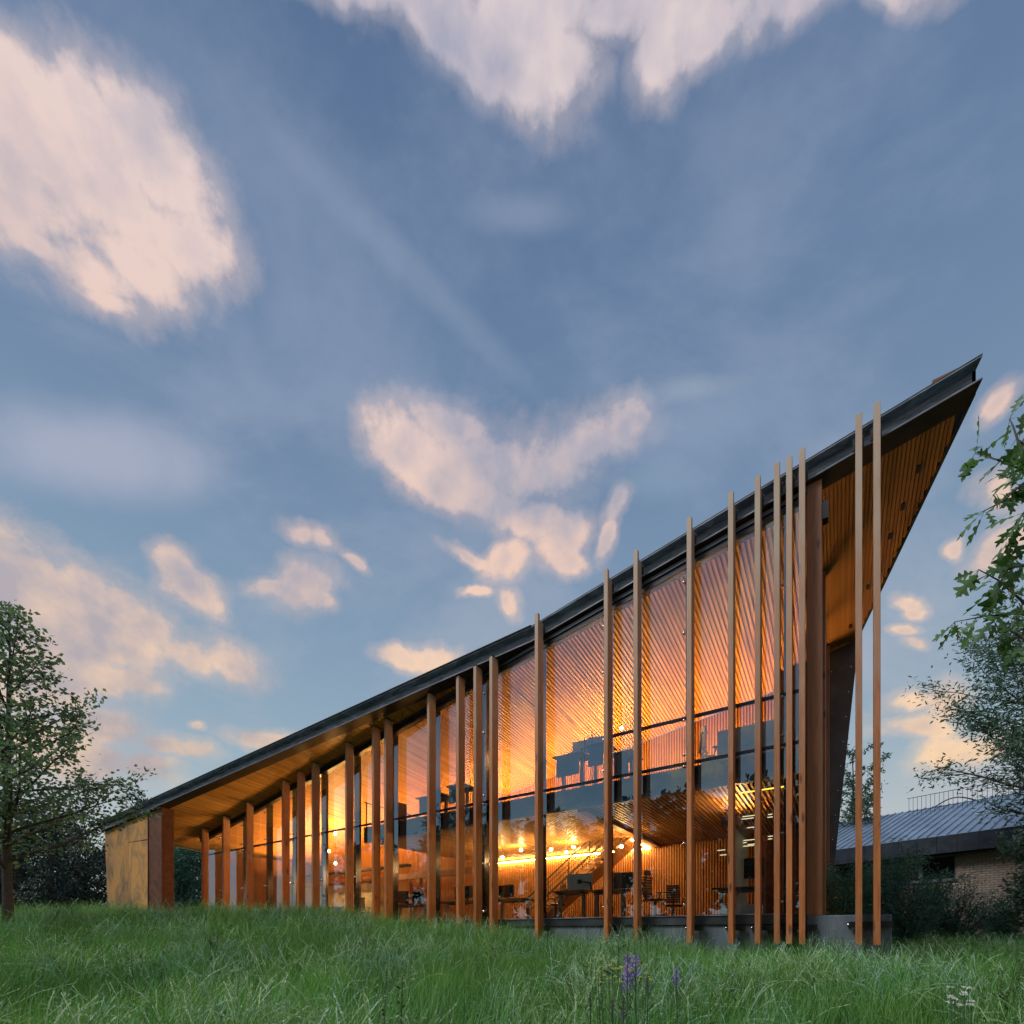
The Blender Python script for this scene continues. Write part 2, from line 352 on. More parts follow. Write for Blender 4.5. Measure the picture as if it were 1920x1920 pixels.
def beammat():
    m, nt, b = mat('galvanised_blue_beam')
    tc = nn(nt, 'ShaderNodeTexCoord'); mp = nn(nt, 'ShaderNodeMapping'); nt.links.new(tc.outputs['Object'], mp.inputs['Vector']); mp.inputs['Scale'].default_value = (.7, 2, 4)
    n = noise(nt, mp.outputs[0], 2.2, 8, .68, .6)
    nt.links.new(ramp(nt, n, [(.3, (.06,.075,.10)), (.5, (.17,.21,.27)), (.7, (.36,.43,.52))]), b.inputs['Base Color'])
    b.inputs['Metallic'].default_value = .1; nt.links.new(mapr(nt, n, .3, .7, .65, .4), b.inputs['Roughness'])
    bump(nt, b, n, .15, .01); return m
M_beam = beammat()
M_flange = plain('dark_rust_flange', (.045,.036,.034,1), .55, .3, .45, 2.5, .1)
M_dark = plain('dark_frame', (.028,.030,.036,1), .35, .6, .3)
M_post = plain('black_mullion', (.03,.032,.045,1), .22, .7, .2)
M_chrome = plain('bright_fitting', (.75,.77,.8,1), .18, 1.0, .1)
M_roof = plain('roof_membrane', (.05,.05,.055,1), .7)
def concmat():
    m, nt, b = mat('board_concrete')
    tc = nn(nt, 'ShaderNodeTexCoord'); mp = nn(nt, 'ShaderNodeMapping'); nt.links.new(tc.outputs['Object'], mp.inputs['Vector']); mp.inputs['Scale'].default_value = (1.6, 1.6, .5)
    n = noise(nt, mp.outputs[0], 2.0, 8, .65, .3); n2 = noise(nt, tc.outputs['Object'], 60, 3, .6)
    c = ramp(nt, n, [(.3, (.06,.085,.11)), (.5, (.12,.155,.19)), (.72, (.22,.26,.30))])
    nt.links.new(mix(nt, mapr(nt, n2, .35, .6, .5, 0), c, (.1,.12,.13,1)), b.inputs['Base Color']); b.inputs['Roughness'].default_value = .8
    bump(nt, b, n2, .3, .004); return m
M_conc = concmat()
def corten():
    m, nt, b = mat('corten_panel')
    tc = nn(nt, 'ShaderNodeTexCoord'); oi = nn(nt, 'ShaderNodeObjectInfo')
    mp = nn(nt, 'ShaderNodeMapping'); nt.links.new(tc.outputs['Object'], mp.inputs['Vector']); mp.inputs['Scale'].default_value = (1, 1, .55)
    n = noise(nt, mp.outputs[0], 1.3, 9, .65, .8); n2 = noise(nt, tc.outputs['Object'], 14, 6, .7)
    c = ramp(nt, n, [(.32, (.16,.11,.06)), (.44, (.38,.21,.08)), (.54, (.60,.31,.085)), (.68, (.56,.19,.04))])
    c = mix(nt, mapr(nt, n2, .5, .7, 0, .4), c, (.22,.13,.07,1))
    hv = nn(nt, 'ShaderNodeHueSaturation'); nt.links.new(c, hv.inputs['Color']); nt.links.new(mapr(nt, oi.outputs['Random'], 0, 1, .85, 1.15), hv.inputs['Value'])
    nt.links.new(hv.outputs[0], b.inputs['Base Color']); b.inputs['Roughness'].default_value = .75; bump(nt, b, n2, .2, .004); return m
M_corten = corten()
M_rust = plain('dark_rust_steel', (.14,.055,.030,1), .6, .3, .45, 4, .15)
M_dksteel = plain('charcoal_steel_sheet', (.075,.072,.080,1), .5, .5, .35, 1.5, .1)
M_glass = glassmat('window_glass', refl=.20)
M_glassd = glassmat('spandrel_glass', (.35,.4,.45,1), .30)
M_white = plain('white_panel', (.72,.74,.76,1), .45, 0, .06)
M_cream = plain('cream_partition', (.62,.56,.42,1), .5, 0, .08)
M_floor = plain('office_carpet', (.09,.075,.065,1), .85, 0, .3, 20)
M_black = plain('black_plastic', (.018,.018,.02,1), .4, 0, .2)
M_grey = plain('grey_metal', (.22,.23,.24,1), .4, .5, .2)
M_desk = wood('desk_oak', (.42,.24,.11,1), (.30,.16,.07,1), 0, False, .4)
M_screen = plain('dark_screen', (.01,.01,.012,1), .12)
M_lamp = emis('warm_bulb', (1, .56, .18, 1), 1000)
M_lampb = emis('bright_bulb', (1, .58, .20, 1), 2200)
M_strip = emis('warm_strip', (1, .46, .11, 1), 250)
M_strip_l = emis('fill_strip_left', (1, .44, .10, 1), 240)
M_fill_s = emis('fill_strip_small', (1, .52, .15, 1), 150)
M_strip_lo = emis('warm_strip_dim', (1, .50, .14, 1), 150)
M_yellow = emis('yellow_reflection', (1, .72, .08, 1), 2.2)
M_pale = emis('pale_reflection', (1, .85, .5, 1), 1.3)
M_letter = emis('letter_reflection', (.8, .85, .9, 1), .6)

# ------------------------------------------------------------------ ground
def ss(a, b, x):
    t = max(0, min(1, (x-a)/(b-a))); return t*t*(3-2*t)
def ground(x, y):
    X, Y = toc(x, y)
    h = .85*ss(0, 17, Y) + .62*ss(3, -8, X)*ss(3, 16, Y)
    h += .05*mnoise.noise(Vector((x*.35, y*.35, 0))) + .02*mnoise.noise(Vector((x*1.3, y*1.3, 4)))
    h = min(h, 1.50)
    far = ss(40, 200, math.hypot(X, Y)); return h*(1-far) + 1.0*far
def build_ground():
    def axis():
        a = []; v = 0.0
        while v < 420: a.append(v); v += .6 if v < 30 else (3 if v < 70 else 30)
        return sorted(set([-q for q in a] + a))
    ax = axis(); n = len(ax); mb = MB()
    for i in ax:
        for j in ax:
            x = i + 6; y = j; mb.v.append((x, y, ground(x, y)))
    for i in range(n-1):
        for j in range(n-1): mb.f.append((i*n+j, (i+1)*n+j, (i+1)*n+j+1, i*n+j+1)); mb.a.append(0)
    m, nt, b = mat('meadow_soil'); tc = nn(nt, 'ShaderNodeTexCoord')
    n1 = noise(nt, tc.outputs['Object'], 3, 8, .7)
    nt.links.new(ramp(nt, n1, [(.3, (.012,.022,.008)), (.6, (.03,.06,.02)), (.8, (.05,.08,.03))]), b.inputs['Base Color']); b.inputs['Roughness'].default_value = .95
    return tag(mb.obj('ground', m, smooth=True), kind='structure')
build_ground()

# ------------------------------------------------------------------ the office building
B = empty('office_building', (12, 0, .5))
tag(B, 'two-storey timber and glass office with a sweeping pointed roof and tall cedar fins', 'building')
BI = Matrix.Translation(B.location).inverted()
def part(mb, name, m, parent=None, **kw):
    o = mb.obj(name, m, parent or B, **kw)
    if parent is None: o.matrix_parent_inverse = BI
    return o
def pinst(me, name, **kw):
    o = inst(me, name, B, **kw); o.matrix_parent_inverse = BI; return o
K = (6.6, .15); L_ = (29.1, 3.46); T = (-2.65, .15)
OW = -7.3
EDGE_K = 1.62/6.35
def o_edge(l): return .15 if l <= K[0] else .15 + (l-K[0])*(L_[1]-.15)/(L_[0]-K[0])
def l_right(o): return T[0] + (.15-o)*EDGE_K
def o_right(l): return .15 - (l-T[0])/EDGE_K     # back limit of the prow at l
# roof beams: I profile lofted between three stations
def beam():
    prof = [(0,0),(.40,0),(.40,.035),(.22,.035),(.22,.40),(.40,.40),(.40,.435),(0,.435),(0,.40),(.20,.40),(.20,.035),(0,.035)]
    u = Vector((L_[0]-K[0], L_[1]-.15)).normalized(); v = Vector((-u.y, u.x))
    def st(which, q, h):
        if which == 0: o = .15-q; l = l_right(o)
        elif which == 1: l = K[0] + .071*q; o = .15-q
        else: l = L_[0]; o = L_[1]-q
        return (l, o, roof(l, o)+h - .02)
    for nm, s0, s1 in (('roof_beam', 0, 1), ('roof_beam', 1, 2)):
        mb = MB(); n = len(prof)
        mb.v = [st(s0, q, h) for q, h in prof] + [st(s1, q, h) for q, h in prof]
        for k in range(n): mb.f.append((k, (k+1)%n, n+(k+1)%n, n+k)); mb.a.append(0)
        for off in (0, n):
            for f in ((0,1,2,11),(2,3,10,11),(3,4,9,10),(4,5,8,9),(5,6,7,8)): mb.f.append(tuple(off+i for i in f)); mb.a.append(0)
        o = part(mb, nm, M_beam)
        for kk, (hq0, hq1) in enumerate(((-.006, .012), (.425, .441))):
            fb = MB(); pp = [(-.006, hq0), (.406, hq0), (.406, hq1), (-.006, hq1)]
            fb.v = [st(s0, q, h) for q, h in pp] + [st(s1, q, h) for q, h in pp]
            for k in range(4): fb.f.append((k, (k+1)%4, 4+(k+1)%4, 4+k)); fb.a.append(0)
            fb.f += [(0,1,2,3), (4,5,6,7)]; fb.a += [0,0]
            part(fb, 'flange', M_flange, o)
    # bolts and splice plate at the bend
    mb = MB(); mb.box(K[0]-.12, K[0]+.16, -.03, -.005+.0, roof(K[0],.15)+.03, roof(K[0],.15)+.36); part(mb, 'splice_plate', M_beam)
    # thin roof edge trim above the beam
    mb = MB()
    a0 = [st(0, q, h) for q, h in ((-.03,.442),(.3,.442),(.3,.462),(-.03,.462))]; a1 = [st(1, q, h) for q, h in ((-.03,.442),(.3,.442),(.3,.462),(-.03,.462))]; a2 = [st(2, q, h) for q, h in ((-.03,.442),(.3,.442),(.3,.462),(-.03,.462))]
    mb.v = a1 + a2
    for k in range(4): mb.f.append((k, (k+1)%4, 4+(k+1)%4, 4+k)); mb.a.append(0)
    mb.f += [(0,1,2,3), (4,5,6,7)]; mb.a += [0,0]
    part(mb, 'roof_edge_trim', M_roof)
beam()
# roof deck (backing above slats and top)
def deck():
    pts = [(T[0]+.10+.25*EDGE_K, -.10), (K[0], -.10), (L_[0]-.05, L_[1]-.25), (L_[0]-.05, OW), (l_right(-6.2)+.03, OW), (l_right(-6.2)+.03, -6.2)]
    for nm, z0, z1, m, inset in (('soffit_backing', .052, .075, M_deckwood, 0), ('roof_deck', .078, .36, M_roof, 0)):
        mb = MB(); n = len(pts)
        mb.v = [(l, o, roof(l, o)+z0) for l, o in pts] + [(l, o, roof(l, o)+z1) for l, o in pts]
        mb.f = [tuple(range(n))[::-1], tuple(range(n, 2*n))] + [(k, (k+1)%n, n+(k+1)%n, n+k) for k in range(n)]; mb.a = [0]*len(mb.f)
        part(mb, nm, m)
    # metal edge of the prow, running back from the tip
    mb = MB()
    a = (l_right(-.05), -.05); b = (l_right(-6.2), -6.2)
    for (p, q) in ((a, b),):
        for h0, h1, w in ((-.05, .40, .05),):
            mb.hexa([(p[0]-.0, p[1], roof(*p)+h0), (p[0]+w, p[1], roof(*p)+h0), (q[0]+w, q[1], roof(*q)+h0), (q[0], q[1], roof(*q)+h0),
                     (p[0], p[1], roof(*p)+h1), (p[0]+w, p[1], roof(*p)+h1), (q[0]+w, q[1], roof(*q)+h1), (q[0], q[1], roof(*q)+h1)])
    part(mb, 'prow_edge_plate', M_steel)
    mb = MB(); l = L_[0]
    mb.hexa([(l-.04, OW, roof(l,OW)-.05), (l+.04, OW, roof(l,OW)-.05), (l+.04, L_[1]-.42, roof(l,L_[1])-.09), (l-.04, L_[1]-.42, roof(l,L_[1])-.09),
             (l-.04, OW, roof(l,OW)+.4), (l+.04, OW, roof(l,OW)+.4), (l+.04, L_[1]-.42, roof(l,L_[1])+.4), (l-.04, L_[1]-.42, roof(l,L_[1])+.4)])
    part(mb, 'gable_edge_plate', M_steel)
deck()
# ceiling and soffit slats, one object each
def slats():
    mb = MB(); mb.box(-.031, .031, 0, 1, 0, .048); me = mb.mesh('roof_slat', M_slat)
    mb = MB(); mb.box(-.047, .047, 0, 1, 0, .03); ml = mb.mesh('eave_board', M_eave_lit); mw = ml; mb = MB(); mb.box(-.030, .030, 0, 1, 0, .03); mp_ = mb.mesh('prow_board', M_soffit)
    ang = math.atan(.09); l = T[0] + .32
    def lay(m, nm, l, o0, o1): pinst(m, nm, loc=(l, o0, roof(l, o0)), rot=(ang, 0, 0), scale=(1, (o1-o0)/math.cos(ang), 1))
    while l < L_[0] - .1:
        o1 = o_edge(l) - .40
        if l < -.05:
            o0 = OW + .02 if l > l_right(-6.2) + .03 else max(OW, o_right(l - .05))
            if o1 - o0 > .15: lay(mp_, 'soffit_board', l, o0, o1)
        else:
            if l < 26.8: lay(me, 'ceiling_slat', l, OW + .02, min(o1, -.02))
            else: lay(mw, 'soffit_board', l, OW + .02, -.02)
            if o1 > .06: lay(ml, 'soffit_board', l, .0, o1)
        l += .0700 if l < -.06 else .1072
NS = slats()
# lower ceiling slats under the upper floor
FL1 = EYE + .42; FL2 = EYE + 4.0
LS = 14.35
M_slab_refl = plain('slab_sky_reflection', (.025,.085,.15,1), .25, .1, .2)  # blue of the sky reflected in the glass, put into the plate colour
M_panel_refl = plain('panel_sky_reflection', (.14,.24,.38,1), .4, 0, .15)  # desk panels coloured with the blue that the glass reflects over them
def lower():
    mb = MB(); mb.box(-.025, .025, 0, 1, 0, .04); me = mb.mesh('lower_slat', M_slat)
    l = .12
    while l < LS:
        pinst(me, 'lower_ceiling_slat', loc=(l, OW+.02, EYE+3.49), scale=(1, -OW-.35, 1)); l += .112
    mb = MB(); mb.box(.02, LS, OW, -.30, EYE+3.55, FL2-.02); part(mb, 'upper_floor_slab', M_dark)
    mb = MB(); mb.box(.02, LS, OW, -.30, FL2-.018, FL2); part(mb, 'upper_floor_carpet', M_floor)
    mb = MB(); mb.box(0.0, LS, -.335, -.302, EYE+3.47, FL2+.01); part(mb, 'slab_edge_plate', M_slab_refl)
    mb = MB(); mb.box(0.0, LS, -.40, -.30, EYE+3.42, EYE+3.468); part(mb, 'slab_edge_board', M_slat)
    mb = MB(); mb.box(-.05, 26.8, OW, -.02, FL1-.2, FL1); part(mb, 'ground_floor_slab', M_floor)
    # a ceiling beam that divides the slatted ceiling
    mb = MB(); mb.box(5.2, 5.45, OW+.05, -.42, EYE+3.36, EYE+3.485); part(mb, 'ceiling_beam', M_deckwood)
lower()
# glass wall
MUL = [.34 + 2.031*k for k in range(-0, 14)]
ZT1 = FL2; ZT2 = EYE + 5.07
def facade():
    mbp = MB(); mbp.box(-.055, .055, -.30, -.05, 0, 1); pme = mbp.mesh('mullion', M_post)
    mbs = MB(); mbs.sphere((0,0,0), .035, 8, 5); sme = mbs.mesh('spider_fitting', M_chrome, True)
    mbw = MB(); mbw.box(-.02, .02, -.34, -.315, 0, 1); wme = mbw.mesh('mullion_flange', M_column)
    for l in MUL:
        top = roof(l, 0) - .22
        o = pinst(pme, 'mullion', loc=(l, 0, FL1-.1), scale=(1, 1, top-FL1+.1))
        zs = [FL1+.25, FL1+1.7, ZT1-.07, ZT1+.2] + ([ZT2-.06] if l < 5 else []) + ([top-1.6] if top > ZT2+2.5 else []) + ([top-.4] if top > ZT1+1 else [])
        for z in zs:
            for s in (-.075, .075):
                pinst(sme, 'spider_fitting', loc=(l+s, .03, z))
    xs = [-.02] + MUL + [26.8]
    for a, b in zip(xs[:-1], xs[1:]):
        if b - a < .1: continue
        a += .012; b -= .012
        segs = [(FL1+.02, ZT1-.02)]
        ups = [ZT1+.02]
        if b < 4.6: ups = [ZT1+.02, ZT2+.02]
        for k, z0 in enumerate(ups):
            z1 = (ups[k+1]-.04) if k+1 < len(ups) else None
            segs.append((z0, z1))
        for z0, z1 in segs:
            mb = MB()
            za = z1 if z1 else roof(a, 0)-.26; zb = z1 if z1 else roof(b, 0)-.26
            if za <= z0 or zb <= z0: continue
            mb.hexa([(a,-.012,z0),(b,-.012,z0),(b,0,z0),(a,0,z0),(a,-.012,za),(b,-.012,zb),(b,0,zb),(a,0,za)])
            # one thin sheet only: a single face keeps reflections crisp
            m2 = MB(); m2.poly([(b,0,z0),(a,0,z0),(a,0,za),(b,0,zb)])
            part(m2, 'glass_pane', M_glass)
        for z in ([ZT1, ZT2] if b < 4.6 else [ZT1]):
            m3 = MB(); m3.box(a, b, -.05, .02, z-.032, z+.032); part(m3, 'transom', M_post)
    for (l0, l1) in ((-.05, 26.9),):
        for k, (o0, o1, h0, h1, m) in enumerate(((-.16, .03, -.30, -.17, M_dark), (-.12, .065, -.16, -.07, M_steel), (-.24, -.17, -.20, -.06, M_slat))):
            mb = MB(); mb.hexa([(l0,o0,roof(l0,0)+h0),(l1,o0,roof(l1,0)+h0),(l1,o1,roof(l1,0)+h0),(l0,o1,roof(l0,0)+h0),
                                (l0,o0,roof(l0,0)+h1),(l1,o0,roof(l1,0)+h1),(l1,o1,roof(l1,0)+h1),(l0,o1,roof(l0,0)+h1)])
            part(mb, 'head_frame', m)
    mb = MB(); mb.box(-.02, 26.9, -.12, .075, EYE+.20, EYE+.40); part(mb, 'sill_channel', M_steel)
    mb = MB(); mb.box(-.02, 26.9, -.12, .10, EYE+.401, EYE+.418); part(mb, 'sill_cap', M_beam)
    mb = MB(); mb.box(.0, 26.9, -.3, .03, 0.0, EYE+.19); part(mb, 'concrete_plinth', M_conc, bevel=.01)
    mb = MB(); mb.box(-1.41, -.03, -.28, .06, 0.0, EYE+.365); part(mb, 'concrete_wall', M_conc, bevel=.012)
    mb = MB(); mb.box(-.7, .0, OW, -.285, 0.0, EYE+.35); part(mb, 'concrete_base', M_conc)
    for k in range(10):
        l = .9 + 1.83*k; mb = MB(); mb.box(l-.004, l+.004, .03, .0335, .3, EYE+.19); part(mb, 'formwork_joint', M_dark)
        for q in (.35, 1.45):
            mb = MB(); mb.tube([(l+q, .028, EYE-.12), (l+q, .0335, EYE-.12)], .016, 8); part(mb, 'tie_hole', M_dark)
facade()
# end wall at the right and its cedar columns
def endwall():
    for (l0, l1, o0, o1) in ((-.29, -.02, -.28, .05), (-.30, -.10, -2.9, -2.6), (-.33, -.08, -6.1, -5.8)):
        mb = MB(); zt = roof(l0, o0) - .02
        mb.box(l0, l1, o0, o1, EYE+.367, zt); part(mb, 'cedar_column', M_column, bevel=.012)
    mb = MB(); mb.box(-.40, -.295, -.12, .07, roof(0,0)-.85, roof(0,0)-.5); part(mb, 'column_bracket', M_dark)
    for o0 in (-2.2, -4.6):
        mb = MB(); mb.box(-.06, .04, o0-.08, o0, EYE+.36, roof(0, o0)-.02); part(mb, 'mullion', M_post)
    for a, b in ((-.3, -2.2), (-2.28, -4.6), (-4.68, -7.2)):
        for z0, z1 in ((FL1, FL2-.05), (FL2+.05, None)):
            m2 = MB(); m2.poly([(0,a,z0),(0,b,z0),(0,b,z1 or roof(0,b)-.05),(0,a,z1 or roof(0,a)-.05)]); part(m2, 'glass_pane', M_glass)
    mb = MB(); mb.box(-.04, .03, OW, -.3, FL2-.5, FL2+.04); part(mb, 'end_slab_edge', M_dark)
    # raked black steel wall behind
    zb = .4; zt = roof(-1.03, -6.2)
    lb = -.18; lt = -1.06
    mb = MB(); mb.hexa([(lb, -6.40, zb), (1.2, -6.40, zb), (1.2, -6.22, zb), (lb, -6.22, zb), (lt, -6.40, zt), (1.2, -6.40, roof(1.2,-6.2)), (1.2, -6.22, roof(1.2,-6.2)), (lt, -6.22, zt)])
    w = part(mb, 'raked_steel_wall', M_dksteel)
    mr = MB(); mr.sphere((0,0,0), .022, 6, 4); rme = mr.mesh('rivet', M_chrome, True)
    for k in range(11):
        t = (k+.5)/11; z = zb+1.2 + t*(zt-zb-1.6); tt = (z-zb)/(zt-zb)
        for q in (.12, .62):
            l = lb + (lt-lb)*tt + q
            r = inst(rme, 'rivet', w, loc=(l, -6.20, z)); 
endwall()
# interior back wall: board plus vertical slats
def backwall():
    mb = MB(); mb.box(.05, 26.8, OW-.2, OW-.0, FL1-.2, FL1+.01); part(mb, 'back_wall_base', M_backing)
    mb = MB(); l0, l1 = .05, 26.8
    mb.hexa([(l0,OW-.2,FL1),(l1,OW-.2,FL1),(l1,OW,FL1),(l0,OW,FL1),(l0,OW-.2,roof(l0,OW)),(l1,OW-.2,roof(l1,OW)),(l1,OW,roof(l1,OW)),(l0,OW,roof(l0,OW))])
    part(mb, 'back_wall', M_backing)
    mb = MB(); l = .15
    while l < 26.7:
        if l < LS:
            mb.box(l-.024, l+.024, OW, OW+.05, FL1, EYE+3.45); mb.box(l-.024, l+.024, OW, OW+.05, FL2, roof(l, OW)-.02)
        else: mb.box(l-.024, l+.024, OW, OW+.05, FL1, roof(l, OW)-.02)
        l += .098
    part(mb, 'wall_slats', M_vslat, kind='stuff')
    # left end wall, cream rooms, beams over the double-height part
    mb = MB(); mb.box(26.7, 26.8, OW, -.05, FL1, roof(26.8, OW)-.1); part(mb, 'end_partition', M_backing)
    mb = MB(); mb.box(19.2, 26.6, -5.2, -5.1, FL1, FL1+2.3); part(mb, 'meeting_room_wall', M_cream)
    mb = MB(); mb.box(19.2, 26.6, -5.25, -5.05, FL1+2.301, FL1+2.55); part(mb, 'meeting_room_header', M_column)
    mb = MB(); mb.box(19.1, 19.2, OW, -5.05, FL1, FL1+2.55); part(mb, 'meeting_room_return', M_cream)
    for z in (FL1+2.35,):
        mb = MB(); mb.box(13.5, 19.05, -6.0, -5.8, z, z+.3); part(mb, 'timber_beam', M_column)
    mb = MB(); mb.box(16.9, 17.1, -6.0, -5.8, FL1, FL1+2.34); part(mb, 'timber_post', M_column)
    # guard rail along the edge of the upper floor opening
    mb = MB(); mb.bar((LS+.1, -.4, FL2+.03), (LS+.1, OW+.1, FL2+.03), .05, .05); mb.bar((LS+.1, -.4, FL2+1.0), (LS+.1, OW+.1, FL2+1.0), .045, .045)
    for k in range(8): mb.bar((LS+.1, -.5-.9*k, FL2), (LS+.1, -.5-.9*k, FL2+1.0), .03, .03)
    part(mb, 'guard_rail', M_dark)
    # white/glass partition near the right end, ground floor
    l0, _ = ray_o(1312, -1.6); l1, _ = ray_o(1360, -1.6)
    mb = MB(); mb.box(1.55, 1.65, -3.2, -.9, FL1, FL1+2.2); part(mb, 'cream_partition', M_cream)
    mb = MB(); mb.box(1.45, 1.8, -3.25, -.85, FL1+2.201, FL1+2.4); part(mb, 'partition_header', M_column)
    mb = MB(); mb.box(.1, 1.4, -4.4, -4.3, FL1, FL1+2.3); part(mb, 'inner_partition', M_rust)
backwall()
# stairs
def stair():
    a = Vector((10.0, -5.7, FL1)); b = Vector((5.45, -5.7, FL2)); n = 20
    mb = MB()
    for o in (-5.15, -6.35):
        mb.obox(((a.x+b.x)/2, o, (a.z+b.z)/2 - .06), (b-a)/2, (0,.03,0), (0,0,.14))
    s = part(mb, 'staircase', M_column)
    tb = MB(); tb.box(-.14, .14, -.6, .6, -.03, .03); tme = tb.mesh('tread', M_desk)
    for k in range(n):
        t = (k+.5)/n; p = a.lerp(b, t); inst(tme, 'tread', s, loc=(p.x, p.y, p.z))
    for o in (-5.13, -6.37):
        mb = MB(); u = Vector((0,0,1))
        for h in (1.0, .8, .6, .4): mb.bar((a.x+.1, o, a.z+h), (b.x, o, b.z+h), .045 if h == 1.0 else .02, .045 if h == 1.0 else .02)
        part(mb, 'handrail', M_dark, s)
        for k in range(6):
            t = k/5; p = a.lerp(b, t); m3 = MB(); m3.bar((p.x, o, p.z), (p.x, o, p.z+1.0), .035, .035); part(m3, 'rail_post', M_dark, s)
    mb = MB(); mb.hexa([(a.x-.3,-6.3,a.z),(b.x,-6.3,b.z-.35),(b.x,-5.2,b.z-.35),(a.x-.3,-5.2,a.z),(a.x-.3,-6.3,a.z+.02),(b.x,-6.3,b.z-.32),(b.x,-5.2,b.z-.32),(a.x-.3,-5.2,a.z+.02)])
    part(mb, 'stair_soffit', M_deckwood, s)
stair()
# fins
FINS = [(377.5,1556.6),(417,1533.6),(460.7,1508.5),(528,1469),(557,1452.7),(584,1436),(647,1400),(697,1371),(720,1359),(800.5,1312.5),(855,1282.5),(887.5,1260),(917.5,1241),
        (1002.5,1151),(1132,1068.4),(1187.5,1033),(1287.4,971.4),(1365,924),(1415,894),(1451,870),(1474,858),(1498,843),(1604,778),(1638,757)]
def fins():
    br = MB(); br.box(-.16, .06, .066, .085, -.06, .06); bme = br.mesh('fin_bracket', M_dark)
    bo = MB(); bo.sphere((0,0,0), .03, 6, 4); bm = bo.mesh('bolt', M_chrome, True)
    for i, (px, py) in enumerate(FINS):
        l, Y = ray_o(px, .47); w = .105
        if i >= 13: zt = zof(py, Y)
        else: zt = roof(l, .3) - .015
        z0 = EYE - .22 if i > 3 else 1.0
        mb = MB()
        if i >= 13:
            mb.box(-w, 0, -.10, 0, z0, zt); mb2 = MB(); mb2.box(-w+.004, -.004, -.29, -.102, z0, zt-.16)
        else:
            mb.box(-w, 0, -.30, 0, z0, zt); mb2 = None
        f = part(mb, 'cedar_fin', M_fin, bevel=.006); f.location = (l, .47, 0)
        if mb2: part(mb2, 'rear_board', M_fin, f)
        for s in (-1, 1):
            br_ = inst(bme, 'fin_bracket', f, loc=(-w/2 + s*(.09 if s > 0 else .09), -.40, EYE+.17 if l < 0 else EYE+.12))
            inst(bm, 'bolt', f, loc=(-w/2 + s*.16, -.375, EYE+.17 if l < 0 else EYE+.12))
        if i >= 13:
            mb3 = MB(); mb3.box(-.14, .04, -.319, -.30, zt-.42, zt-.2); part(mb3, 'top_bracket', M_dark, f)
        else:
            mb3 = MB(); mb3.box(-w-.01, .01, -.31, .01, zt-.003, zt+.02); part(mb3, 'fin_cap', M_dark, f)
fins()
# corten end wall at the far left, under the beam
def cortenwall():
    u = Vector((L_[0]-K[0], L_[1]-.15, 0)).normalized()
    def at(px, back=.12):
        a = (px-960)/FPX; d = FW + RT*a     # intersect with the beam line moved back
        # solve CAM + d*Y on line K + u*t - v*back
        v = Vector((-u.y, u.x, 0)); nrm = v; c0 = Vector((K[0], .15, 0)) - v*back
        Y = (c0 - Vector((CAM.x, CAM.y, 0))).dot(nrm) / d.dot(nrm); p = Vector((CAM.x, CAM.y, 0)) + d*Y; return p
    ptsx = [(197, 205), (241, 243), (277, 277)]
    v = Vector((-u.y, u.x, 0))*.06
    for k in range(2):
        tl, bl = ptsx[k]; tr, b_r = ptsx[k+1]
        TL, TR, BL, BR = at(tl), at(tr), at(bl), at(b_r)
        zs = [(0.4, None)] if k == 0 else [(.4, EYE+(1750-1577)/FPX*22.3), (EYE+(1750-1576)/FPX*22.3, None)]
        for z0, z1 in zs:
            mb = MB()
            ztl = (roof(TL.x, TL.y)-.03) if z1 is None else z1; ztr = (roof(TR.x, TR.y)-.03) if z1 is None else z1 - .03*0
            H = 5.3
            def lp(a, b, z): return a.lerp(b, (z-.4)/H)
            p0 = lp(BL, TL, z0); p1 = lp(BR, TR, z0); p2 = lp(BR, TR, ztr); p3 = lp(BL, TL, ztl)
            g = .006
            e = u*g
            mb.hexa([(p1+e-v).to_tuple()[:2]+(z0+g,), (p0-e-v).to_tuple()[:2]+(z0+g,), (p0-e).to_tuple()[:2]+(z0+g,), (p1+e).to_tuple()[:2]+(z0+g,),
                     (p2+e-v).to_tuple()[:2]+(ztr-g,), (p3-e-v).to_tuple()[:2]+(ztl-g,), (p3-e).to_tuple()[:2]+(ztl-g,), (p2+e).to_tuple()[:2]+(ztr-g,)])
            part(mb, 'corten_panel', M_corten)
    a = at(279); b = at(304, .14); mb = MB(); w = Vector((-u.y, u.x, 0))*.5
    mb.hexa([(b-w).to_tuple()[:2]+(.4,), (a-w).to_tuple()[:2]+(.4,), a.to_tuple()[:2]+(.4,), b.to_tuple()[:2]+(.4,),
             (b-w).to_tuple()[:2]+(roof(b.x,b.y)-.05,), (a-w).to_tuple()[:2]+(roof(a.x,a.y)-.05,), a.to_tuple()[:2]+(roof(a.x,a.y)-.03,), b.to_tuple()[:2]+(roof(b.x,b.y)-.03,)])
    part(mb, 'rust_steel_column', M_rust)
    for (e1, e2) in ((a, .02), (b, -.02)):
        mb = MB(); q = e1 + u*e2; q2 = q + Vector((-u.y, u.x, 0))*.02
        mb.bar((q2.x, q2.y, .5), (q2.x, q2.y, roof(q.x, q.y)-.06), .03, .02); part(mb, 'steel_trim', M_rust)
cortenwall()
